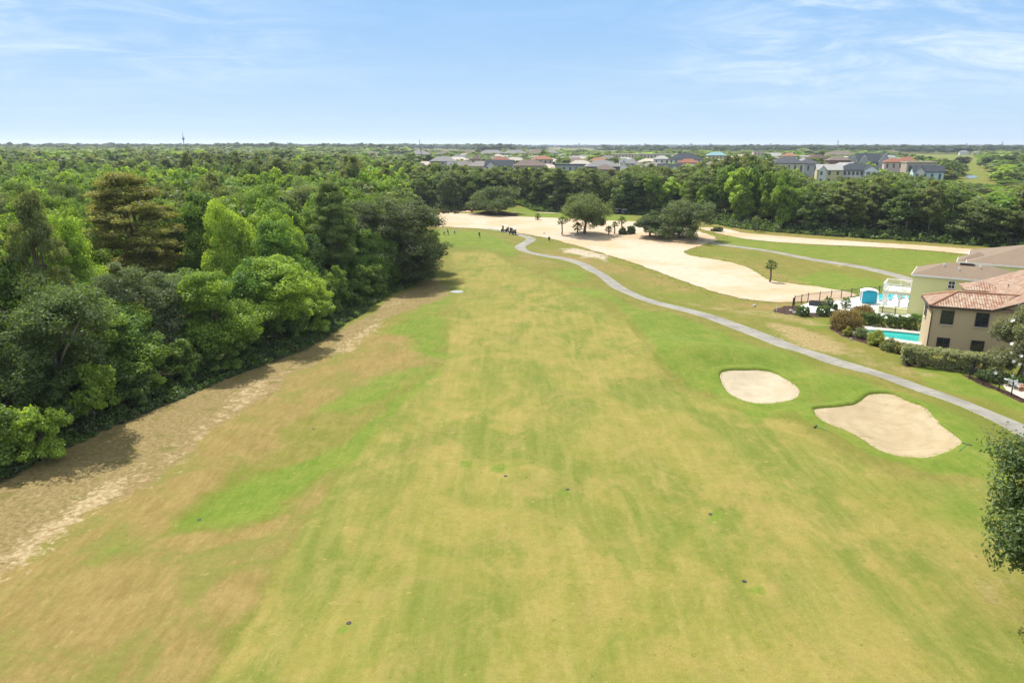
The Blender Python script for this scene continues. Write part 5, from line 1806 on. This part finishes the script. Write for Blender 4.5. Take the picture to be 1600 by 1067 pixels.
# the nursery row of tiny shrubs on the pale berm
c, r = dome(0.32, 0.55, 1.0, 14, 3)
g = np.random.default_rng(12)
v, tn = leaves(g, c, r, 26, 0.34, 1.1, 0.4)
row_mesh = leaf_mesh('foliage', v, tn)
for i in range(30):
    px = 667 + 74 * ((i + 0.7 * g.random()) / 30)
    py = 331.0 - 3.8 * g.random()
    x, y, z = P(px, py)
    o = link('tiny_shrub', row_mesh)
    o.location, o.rotation_euler, o.scale = (x, y, z), (0, 0, g.random() * 6), (0.8, 0.8, 0.6 + 0.8 * g.random())
    o.color = (0.16, 0.15, 0.075, 1)
    tag(o, 'tiny dark shrub in the planted row on the pale far berm', 'shrub', 'row of tiny shrubs on the far berm')

# shelter behind the broad oak
x, y, z = P(747, 327.5)
t = thing('rain_shelter', 'small timber shelter with pale posts half hidden behind the broad oak', 'shelter', (x, y, z), RAD(8))
for a in (-2.4, -1.0, 2.4):
    MB().box(a - 0.2, a + 0.2, -1.6, -1.2, -0.5, 2.6).build('post', M['timber'], t)
MB().box(-2.3, 2.3, 1.2, 1.4, -0.5, 2.6).box(-2.3, -2.1, -1.19, 1.19, -0.5, 2.6).box(2.1, 2.3, -1.19, 1.19, -0.5, 2.6).build('wall', M['red_timber'], t)
link('roof', roof_mesh('roof', hip_planes(-2.6, 2.6, -1.7, 1.7, 2.62, 1.1, 0.4), [M['shingle']]), t)


# ------------------------------------------------------------------ golf carts and golfers
def golf_cart(dark_roof=False):
    t = thing('golf_cart', '', 'golf cart')
    b = MB()
    b.prism([(-1.15, -0.58), (1.05, -0.58), (1.2, -0.4), (1.2, 0.4), (1.05, 0.58), (-1.15, 0.58)], 0.30, 0.42)
    b.add([(0.62, -0.55, 0.421), (1.2, -0.42, 0.421), (1.2, 0.42, 0.421), (0.62, 0.55, 0.421), (0.62, -0.5, 0.95), (1.05, -0.40, 0.80), (1.05, 0.40, 0.80), (0.62, 0.5, 0.95)], [(3, 2, 1, 0), (4, 5, 6, 7), (0, 1, 5, 4), (1, 2, 6, 5), (2, 3, 7, 6), (3, 0, 4, 7)])
    b.box(-1.0, -0.05, -0.56, 0.56, 0.421, 0.66)
    b.box(-1.2, -0.95, -0.5, 0.5, 0.661, 0.80)
    b.build('body', M['cart_body'], t, bevel=0.03)
    MB().box(-0.6, -0.05, -0.52, 0.52, 0.663, 0.78).build('seat', M['seat_tan'], t, bevel=0.03)
    k = MB().box(-0.08, 0.04, -0.52, 0.52, 0, 0.45).build('backrest', M['seat_tan'], t, bevel=0.03)
    k.location, k.rotation_euler = (-0.62, 0, 0.80), (0, RAD(-12), 0)
    MB().box(-1.05, 0.85, -0.62, 0.62, 1.86, 1.93).build('roof', M['cart_roof'], t, bevel=0.03)
    for x0, x1 in ((0.72, 0.62), (-0.98, -0.92)):
        for y in (-0.53, 0.53):
            MB().tube([(x0, y, 0.66), (x1, y, 1.862)], 0.025, 6).build('roof_post', M['rubber'], t)
    MB().add([(0.70, -0.5, 0.96), (0.70, 0.5, 0.96), (0.63, 0.5, 1.84), (0.63, -0.5, 1.84), (0.715, -0.5, 0.96), (0.715, 0.5, 0.96), (0.645, 0.5, 1.84), (0.645, -0.5, 1.84)], [(0, 3, 2, 1), (4, 5, 6, 7), (0, 1, 5, 4), (1, 2, 6, 5), (2, 3, 7, 6), (3, 0, 4, 7)]).build('windscreen', M['glass'], t)
    for y in (-0.25, 0.25):
        MB().lathe([(0.11, 0), (0.13, 0.8), (0.10, 0.9)], 10, (-1.08, y, 0.55)).build('golf_bag', M['grey_cushion'], t)
    MB().tube([(0.62, 0.25, 0.85), (0.45, 0.25, 1.0)], 0.02, 5).tube([(0.45 + 0.06 * math.cos(a) * 0.6, 0.25 + 0.17 * math.sin(a), 1.0 + 0.13 * math.cos(a)) for a in [i * 6.283 / 10 for i in range(11)]], 0.015, 5).build('steering_wheel', M['rubber'], t)
    for x in (-0.78, 0.82):
        for y in (-0.52, 0.52):
            w = MB().lathe([(0.0, -0.1), (0.20, -0.1), (0.24, -0.06), (0.24, 0.06), (0.20, 0.1), (0.0, 0.1)], 16).build('wheel', M['rubber'], t, True)
            w.location, w.rotation_euler = (x, y, 0.24), (math.pi / 2, 0, 0)
            r = MB().lathe([(0.11, -0.104), (0.11, 0.104)], 12).build('rim', M['steel'], w)
    for y in (-0.3, 0.3):
        MB().box(1.13, 1.205, y - 0.07, y + 0.07, 0.60, 0.68).build('headlight', M['white_trim'], t)
    return t


gc = golf_cart()
for i, (px, py, rz, lab, grp) in enumerate([(789, 363, 152, 'black golf cart, the farther of two parked nose to tail on the cart path', 'golf carts on the cart path'), (801, 366.5, 128, 'black golf cart, nearer one on the path, by the bend', 'golf carts on the cart path'),
                                            (966, 334.5, 20, 'dark golf cart under the trees, left one of the far pair', 'golf carts under the far trees'), (976, 335.5, 10, 'dark golf cart under the trees, right one of the far pair', 'golf carts under the far trees')]):
    o = gc if i == 0 else copy_tree(gc)
    x, y, z = P(px, py)
    o.location, o.rotation_euler = (x, y, z + (0.09 if i < 2 else 0.0)), (0, 0, RAD(rz))
    tag(o, lab, 'golf cart', grp)


def person_material(name, shirt, trousers, zs, zl, skin=(0.42, 0.24, 0.16)):
    m, n = new_mat(name)
    z = n('ShaderNodeSeparateXYZ', None, Vector=n('ShaderNodeTexCoord').outputs['Object']).outputs[2]
    c = n.mix(n.step(z, zs - 0.01, zs + 0.01), trousers, shirt)
    c = n.mix(n.step(z, 1.46, 1.48), c, skin)
    c = n.mix(n.step(z, zl + 0.01, zl - 0.01), c, skin)
    c = n.mix(n.step(z, 0.10, 0.08), c, (0.6, 0.6, 0.6))
    p = n('ShaderNodeBsdfPrincipled', None, Base_Color=c, Roughness=0.85)
    return finish(m, n, p.outputs[0])


def golfer(px, py, rz, label, shirt, trousers, cap, shorts, bend, seed):
    """a standing figure grown from a jointed skeleton, leaning over the putter."""
    x, y, z = P(px, py)
    t = thing('person', label, 'person', (x, y, z), RAD(rz), 'golfers on the green')
    b = bend
    J = [((0, 0, 0.93), .15), ((0.10 * b, 0, 1.10), .145), ((0.24 * b, 0, 1.28), .165), ((0.30 * b, 0, 1.43), .13), ((0.36 * b, 0, 1.52), .058), ((0.42 * b, 0, 1.60), .085), ((0.44 * b, 0, 1.70), .095), ((0.44 * b, 0, 1.77), .06),
         ((0, 0.10, 0.88), .105), ((0.03, 0.13, 0.50), .068), ((-0.02, 0.15, 0.09), .045), ((0.12, 0.17, 0.05), .045),
         ((0, -0.10, 0.88), .105), ((0.03, -0.13, 0.50), .068), ((-0.02, -0.15, 0.09), .045), ((0.12, -0.17, 0.05), .045),
         ((0.28 * b, 0.20, 1.40), .062), ((0.28 * b + 0.10, 0.23, 1.12), .045), ((0.30 * b + 0.30, 0.05, 0.95), .032), ((0.30 * b + 0.36, 0.02, 0.90), .034),
         ((0.28 * b, -0.20, 1.40), .062), ((0.28 * b + 0.10, -0.23, 1.12), .045), ((0.30 * b + 0.30, -0.05, 0.93), .032), ((0.30 * b + 0.36, -0.02, 0.87), .034),
         ((0.44 * b + 0.10, 0, 1.66), .022)]
    E = [(0, 1), (1, 2), (2, 3), (3, 4), (4, 5), (5, 6), (6, 7), (0, 8), (8, 9), (9, 10), (10, 11), (0, 12), (12, 13), (13, 14), (14, 15), (3, 16), (16, 17), (17, 18), (18, 19), (3, 20), (20, 21), (21, 22), (22, 23), (6, 24)]
    me = bpy.data.meshes.new('body')
    me.from_pydata([j[0] for j in J], E, [])
    me.materials.append(person_material('golf_clothes', shirt, trousers, 0.95, 0.48 if shorts else 0.0))
    o = link('body', me, t)
    sk = o.modifiers.new('skin', 'SKIN')
    for i, j in enumerate(J):
        me.skin_vertices[0].data[i].radius = (j[1], j[1])
    me.skin_vertices[0].data[0].use_root = True
    o.modifiers.new('smooth', 'SUBSURF').levels = 1
    o.modifiers['smooth'].render_levels = 2
    c = MB().lathe([(0.108, 0), (0.108, 0.05), (0.085, 0.10), (0, 0.125)], 14).box(0.06, 0.21, -0.075, 0.075, 0.0, 0.015).build('cap', cap, t, True)
    c.location = (0.44 * b, 0, 1.735)
    p = MB().tube([(0.30 * b + 0.34, 0, 0.98), (0.30 * b + 0.62, 0, 0.03)], 0.012, 5).box(0.30 * b + 0.58, 0.30 * b + 0.66, -0.06, 0.06, 0.01, 0.045).build('golf_club', M['steel'])
    p.matrix_world = Matrix.Translation((x, y, z)) @ Matrix.Rotation(RAD(rz), 4, 'Z')
    tag(p, 'golf club in the hands of the ' + label.split(' golfer')[0] + ' golfer', 'golf club', 'golf clubs on the green')


golfer(694, 368, -60, 'white-shirted golfer in dark trousers, leftmost of three on the green', (0.75, 0.75, 0.78), (0.03, 0.03, 0.05), M['white_cloth'], False, 0.7, 1)
golfer(700.5, 368, 200, 'darkly dressed golfer, middle of three on the green', (0.03, 0.035, 0.05), (0.04, 0.04, 0.05), M['rubber'], False, 0.5, 2)
golfer(710.5, 366.5, 230, 'pale-capped golfer in a white shirt and black shorts, rightmost of three', (0.70, 0.70, 0.70), (0.025, 0.025, 0.03), M['white_cloth'], True, 0.3, 3)
golfer(749.5, 372, 120, 'broad golfer in black with a white cap, alone at the right of the green', (0.03, 0.03, 0.03), (0.03, 0.03, 0.035), M['white_cloth'], True, 0.5, 4)

# ------------------------------------------------------------------ small things on the grass
x, y, z = P(858, 376.5)
t = thing('litter_bin', 'dark litter bin on a post at the edge of the waste sand', 'bin', (x, y, z))
MB().lathe([(0.24, 0.25), (0.27, 0.3), (0.27, 0.95), (0.24, 1.0)], 14).build('drum', M['dark_trim'], t)
MB().lathe([(0.29, 0.98), (0.29, 1.03), (0.1, 1.12), (0, 1.12)], 14).build('lid', M['rubber'], t)
MB().tube([(0, 0, -0.1), (0, 0, 0.26)], 0.05, 8).build('post', M['rubber'], t)
for px, py, s, lab in ((850, 365.5, 0.8, 'small brown stone lying on the waste sand'), (1178, 478.5, 0.55, 'grey stone on the grass below the tip of the waste sand'), (1236, 487, 0.7, 'pale boulder at the left tip of the patio bed'), (1241, 489, 0.5, 'small pale stone beside the boulder at the patio bed'), (1330, 531, 0.4, 'pale stone at the edge of the mulch bed')):
    x, y, z = P(px, py)
    g = np.random.default_rng(int(px))
    m = MB().lathe([(0.30, -0.1), (0.50, 0.05), (0.46, 0.25), (0.25, 0.42), (0.0, 0.45)], 9)
    m.v = [tuple(np.array(q) * s * (1 + 0.3 * g.normal())) for q in m.v]
    o = m.build('rock', M['rock'], None, True)
    o.location = (x, y, z)
    tag(o, lab, 'rock')
x, y, z = P(714, 456)
o = MB().lathe([(1.15, -0.2), (1.15, 0.03), (1.05, 0.05), (0, 0.06)], 32).build('yardage_disc', M['concrete'])
o.location = (x, y, z)
tag(o, 'pale round disc set flush in the grass near the shadow of the big corner oak', 'ground disc')
for px, py, lab in ((790, 743.5, 'dark round sprinkler head, in the green ring left of the fairway middle'), (887, 764.5, 'sprinkler head right of the one in the green ring'), (1110, 803, 'sprinkler head in the right half of the fairway, farther of two'), (1163, 908, 'sprinkler head in the right half of the fairway, nearer of two'),
                    (545, 973, 'sprinkler head in the lower left of the fairway'), (907, 543.5, 'sprinkler head farthest up the fairway'), (311, 812, 'sprinkler head in the green drift left of the fairway'), (490, 670, 'sprinkler head at the edge of the brown rough')):
    x, y, z = P(px, py)
    t = thing('sprinkler_head', lab, 'sprinkler', (x, y, z), 0, 'sprinkler heads in the fairway')
    MB().lathe([(0.13, -0.05), (0.145, 0.006), (0.13, 0.012), (0.09, 0.014), (0.085, 0.004), (0, 0.004)], 18).build('rim', M['rubber'], t)
    MB().lathe([(0.05, 0.005), (0.05, 0.018), (0.0, 0.022)], 12).build('nozzle', M['dark_trim'], t)


def rake(px, py, qx, qy, label):
    a, b = Vector(P(px, py)), Vector(P(qx, qy))
    d = b - a
    L = min(d.length, 1.9)
    t = thing('bunker_rake', label, 'rake', a, math.atan2(d.y, d.x), 'rakes beside the bunkers')
    m = MB().box(-0.03, 0.03, -0.36, 0.36, 0.07, 0.12)
    for i in range(15):
        m.box(-0.012, 0.012, -0.345 + i * 0.0485, -0.325 + i * 0.0485, 0.0, 0.071)
    m.build('rake_head', M['rubber'], t)
    MB().tube([(0, 0, 0.11), (L, 0, 0.06)], 0.022, 6).build('handle', M['green_paint'], t)


rake(1511, 695.5, 1495, 709, 'rake with green handle at the right tip of the larger bunker')
rake(1274, 667, 1293, 673, 'rake at the left side of the larger bunker')
rake(1128, 604.5, 1122, 605, 'rake at the left tip of the smaller bunker')
for px, py, lab in ((1421, 565, 'white marker stake in front of the long rounded hedge'), (1213, 487, 'white marker stake left of the patio bed')):
    x, y, z = P(px, py)
    t = thing('marker_stake', lab, 'stake', (x, y, z), 0, 'white marker stakes')
    MB().tube([(0, 0, -0.1), (0, 0, 0.72)], 0.05, 8).build('shaft', M['white_trim'], t)
    MB().lathe([(0.065, 0.72), (0.065, 0.80), (0.0, 0.84)], 8).build('cap', M['white_trim'], t)

# ------------------------------------------------------------------ far houses
HM = {}


def hm(kind, col):
    key = (kind, col)
    if key not in HM:
        HM[key] = plain('far_' + kind, col, 0.95, 0.14, 0.5, spec=0.08)
    return HM[key]


M['far_glass'] = plain('far_glass', (0.10, 0.105, 0.11), 0.4, 0.3, 0.7, spec=0.2)
WIN = MB().box(-0.5, 0.5, -0.06, 0.04, 0, 1).mesh('window', M['far_glass'])
g = np.random.default_rng(77)
for (a, b, ytop, D, wall, roof, style, st, lab), (x, y, w) in zip(HOUSES, HPOS):
    z = float(hz(x, y))
    top = max(ZT(ytop + 0.4, D) - z, 5.0)
    dep = min(max(w * 0.6, 8), 16)
    rz = math.atan2(-x, y) * 0.6 + g.normal() * 0.10
    cat = 'apartment block' if 'apartment' in lab else ('building' if 'building' in lab or 'block' in lab else 'house')
    t = thing('apartment_building' if cat == 'apartment block' else 'far_house', lab, cat, (x, y, z), rz, 'apartment blocks of the long row' if 'long row' in lab else 'houses beyond the tree belt')
    rise = {'flat': 0.7, 'hip': min(0.30 * dep, top * 0.36), 'gable': min(0.32 * dep, top * 0.4), 'gables': min(0.36 * dep, top * .4), 'portico': min(0.3 * dep, top * .34)}[style]
    e = top - rise
    wm = MB().box(-w / 2, w / 2, -dep / 2, dep / 2, -1, e)
    if style == 'gable':
        wm.add([(-w / 2, -dep / 2, e), (-w / 2, dep / 2, e), (-w / 2, 0, e + rise - 0.1), (w / 2, -dep / 2, e), (w / 2, dep / 2, e), (w / 2, 0, e + rise - 0.1)], [(0, 2, 1), (3, 4, 5)])
    wm.build('wall', hm('wall', wall), t)
    rm = hm('roof', roof)
    if style == 'flat':
        MB().box(-w / 2 - .3, w / 2 + .3, -dep / 2 - .3, dep / 2 + .3, e + .003, e + rise).build('roof', rm, t)
    elif style == 'gable':
        o = .5
        k = rise / (dep / 2)
        link('roof', roof_mesh('roof', [[(-w / 2 - o, -dep / 2 - o, e - k * o + .2), (w / 2 + o, -dep / 2 - o, e - k * o + .2), (w / 2 + o, 0, e + rise + .2), (-w / 2 - o, 0, e + rise + .2)], [(w / 2 + o, dep / 2 + o, e - k * o + .2), (-w / 2 - o, dep / 2 + o, e - k * o + .2), (-w / 2 - o, .01, e + rise + .2), (w / 2 + o, .01, e + rise + .2)]], [rm], .25), t)
        # the cross gable that faces the camera
        gw = w * 0.30
        gx0 = -w * 0.28 if g.random() < 0.7 else w * 0.2
        gz = e + rise * 0.80
        gb = MB().add([(gx0 - gw / 2, -dep / 2 - .8, -1), (gx0 + gw / 2, -dep / 2 - .8, -1), (gx0 + gw / 2, -dep / 2 - .8, e), (gx0, -dep / 2 - .8, gz), (gx0 - gw / 2, -dep / 2 - .8, e),
                        (gx0 - gw / 2, -.5, -1), (gx0 + gw / 2, -.5, -1), (gx0 + gw / 2, -.5, e), (gx0, -.5, gz), (gx0 - gw / 2, -.5, e)], [(0, 1, 2, 3, 4), (1, 6, 7, 2), (5, 0, 4, 9)])
        gb.build('gable', hm('wall', WH), t)
        link('roof', roof_mesh('roof', [[(gx0 - gw / 2 - .4, -dep / 2 - 1.1, e - .2), (gx0, -dep / 2 - 1.1, gz + .2), (gx0, -.5, gz + .2), (gx0 - gw / 2 - .4, -.5, e - .2)], [(gx0 + .01, -dep / 2 - 1.1, gz + .2), (gx0 + gw / 2 + .4, -dep / 2 - 1.1, e - .2), (gx0 + gw / 2 + .4, -.5, e - .2), (gx0 + .01, -.5, gz + .2)]], [rm], .2), t)
    else:
        link('roof', roof_mesh('roof', hip_planes(-w / 2, w / 2, -dep / 2, dep / 2, e, rise, 0.6), [rm], .25), t)
        if style == 'gables':
            for gx0 in (-w * 0.36, -w * 0.12, w * 0.34):
                gw = w * (0.17 if gx0 < 0 else 0.26)
                gz = e + rise * (0.72 if gx0 < 0 else 1.0)
                MB().add([(gx0 - gw / 2, -dep / 2 - 1, -1), (gx0 + gw / 2, -dep / 2 - 1, -1), (gx0 + gw / 2, -dep / 2 - 1, e), (gx0, -dep / 2 - 1, gz), (gx0 - gw / 2, -dep / 2 - 1, e), (gx0 - gw / 2, 0, -1), (gx0 + gw / 2, 0, -1), (gx0 + gw / 2, 0, e), (gx0, 0, gz), (gx0 - gw / 2, 0, e)], [(0, 1, 2, 3, 4), (1, 6, 7, 2), (5, 0, 4, 9)]).build('gable', hm('wall', wall), t)
                link('roof', roof_mesh('roof', [[(gx0 - gw / 2 - .5, -dep / 2 - 1.4, e - .3), (gx0, -dep / 2 - 1.4, gz + .3), (gx0, 0, gz + .3), (gx0 - gw / 2 - .5, 0, e - .3)], [(gx0 + .01, -dep / 2 - 1.4, gz + .3), (gx0 + gw / 2 + .5, -dep / 2 - 1.4, e - .3), (gx0 + gw / 2 + .5, 0, e - .3), (gx0 + .01, 0, gz + .3)]], [rm], .25), t)
                br = MB()
                for s in (-1, 1):
                    br.add([(gx0 + s * (gw / 2 + .5), -dep / 2 - 1.46, e - .75), (gx0, -dep / 2 - 1.46, gz - .2), (gx0, -dep / 2 - 1.46, gz + .35), (gx0 + s * (gw / 2 + .5), -dep / 2 - 1.46, e - .25)], [(0, 1, 2, 3)])
                br.build('bargeboard', M['white_trim'], t)
        if style == 'portico':
            px0 = w * 0.33
            for c in (-2.6, 0, 2.6):
                MB().box(px0 + c - .3, px0 + c + .3, -dep / 2 - 3.2, -dep / 2 - 2.6, -1, e - .8).build('column', M['white_trim'], t)
            MB().add([(px0 - 3.4, -dep / 2 - 3.3, e - .8), (px0 + 3.4, -dep / 2 - 3.3, e - .8), (px0 + 3.4, -dep / 2 - 3.3, e), (px0, -dep / 2 - 3.3, e + 2.2), (px0 - 3.4, -dep / 2 - 3.3, e), (px0 - 3.4, -dep / 2, e - .8), (px0 + 3.4, -dep / 2, e - .8), (px0 + 3.4, -dep / 2, e), (px0, -dep / 2, e + 2.2), (px0 - 3.4, -dep / 2, e)],
                     [(0, 1, 2, 3, 4), (1, 6, 7, 2), (5, 0, 4, 9), (0, 5, 6, 1)]).build('portico', M['white_trim'], t)
            link('roof', roof_mesh('roof', [[(px0 - 3.8, -dep / 2 - 3.6, e + .05), (px0, -dep / 2 - 3.6, e + 2.4), (px0, -dep / 2 + 2, e + 2.4), (px0 - 3.8, -dep / 2 + 2, e + .05)], [(px0 + .01, -dep / 2 - 3.6, e + 2.4), (px0 + 3.8, -dep / 2 - 3.6, e + .05), (px0 + 3.8, -dep / 2 + 2, e + .05), (px0 + .01, -dep / 2 + 2, e + 2.4)]], [rm], .2), t)
    if D < (1200 if 'plain' not in lab else 560):
        fh = e / st
        n = max(2, int(w / (3.2 if style != 'portico' else 2.0)))
        big = 'apartment' in lab
        for s in range(st):
            for i in range(n):
                if style in ('gables', 'portico') and abs((i + .5) / n - .5 - .33) < .13:
                    continue
                o = link('window', WIN, t)
                o.location = (-w / 2 + w * (i + .5) / n, -dep / 2, s * fh + fh * (.30 if not big else .16))
                o.scale = ((1.9 if big and i % 3 == 0 else 1.15), 1, fh * (.5 if not big else .72))
                if style == 'gable' and abs(o.location.x - gx0) < gw / 2 + .6:
                    o.location.y = -dep / 2 - .8
                if style == 'gables':
                    for gq, gg in ((-w * .36, w * .17), (-w * .12, w * .17)):
                        if abs(o.location.x - gq) < gg / 2 + .6:
                            o.location.y = -dep / 2 - 1
    if style == 'hip' and g.random() < .4 and D < 700:
        MB().box(-.5, .5, -.5, .5, e, top + .5).build('chimney', hm('wall', wall), t).location = (w * .2, 0, 0)

# ------------------------------------------------------------------ masts, poles and the leaning boom on the skyline
x = PX(287, 1500, 30)
t = thing('radio_mast', 'tall thin mast with a drum near its top, alone above the left wood', 'mast', (x, 1500, 6))
H = ZT(206, 1500) - 6
MB().tube([(0, 0, -1), (0, 0, H * .75), (0, 0, H)], [1.0, .7, .3], 6).build('shaft', M['mast'], t)
MB().lathe([(.6, H * .62), (2.3, H * .65), (2.5, H * .72), (.8, H * .76)], 12).build('drum', M['mast'], t)
x = PX(660, 850, 20)
t = thing('crane_boom', 'slender leaning boom rising over the white apartment block', 'crane', (x, 840, 6))
H = ZT(218, 840) - 6
MB().tube([(0.5, 0, 5), (-0.9, 0, H * .6), (-2.2, 0, H)], [.55, .42, .25], 6).build('boom', M['mast'], t)
MB().box(-2, 3, -1.3, 1.3, 1.2, 4.2).box(-2.6, 3.4, -1.5, 1.5, 0, 1.0).build('carrier', M['white_trim'], t)
POLES = [(703, 226), (791, 225), (905, 224), (988, 227), (1008, 224), (1021, 226), (1080, 224), (1110, 224.5), (1138, 226), (1199, 226), (1204, 224), (1257, 225), (1268, 225), (1277, 225), (1309, 220), (1332, 226), (1345, 226), (1451, 226), (1510, 224), (1527, 226), (1566, 222)]
for i, (px, py) in enumerate(POLES):
    D = 1450 if py < 225 else 1900
    x = PX(px, D, 25)
    H = ZT(py, D) - 6
    t = thing('power_pole', 'slim grey power pole standing above the skyline trees' if px != 1309 else 'tallest of the power poles, above the brick house', 'pole', (x, D, 6), 0, 'power poles along the skyline')
    MB().tube([(0, 0, -1), (0, 0, H)], [.75, .45] if py < 226 else [.6, .4], 6).build('shaft', M['mast'], t)
    m = MB()
    for k in (.86, .93, .98):
        m.box(-2.2, 2.2, -.15, .15, H * k, H * k + .35)
    m.build('crossarm', M['mast'], t)

# trees standing on the far fairway at right
g = np.random.default_rng(15)
for px, py, R, H, lab in ((1499, 258, 5.5, 9, 'left one of two oaks side by side on the far fairway'), (1508, 258, 5.5, 9, 'right one of two oaks side by side on the far fairway'), (1540, 262, 7, 10, 'dark oak at the right side of the far fairway'), (1555, 259, 7, 11, 'oak behind the dark one at the right side of the far fairway'),
                          (1478, 266, 5, 9, 'leafy tree between the palm and the far pond'), (1497, 272, 7, 8, 'low wide oak left of the far pond'), (1570, 262, 8, 12, 'big oak beside the far fairway at the right frame edge')):
    x, y, z = P(px, py)
    place_tree('oak', 1, x, y, R, H, np.array((0.099, 0.137, 0.057)), g, lab, 'oaks on the far fairway')
# ------------------------------------------------------------------ the air
m_, n_ = new_mat('haze')
pv = n_('ShaderNodeVolumePrincipled', None, Color=(0.80, 0.88, 1.0), Density=0.000095, Anisotropy=0.3)
o_ = n_('ShaderNodeOutputMaterial')
m_.node_tree.links.new(pv.outputs[0], o_.inputs['Volume'])
tag(MB().box(-21000, 21000, -4000, 21000, -6, 90).build('haze', m_), kind='stuff')
#@REST
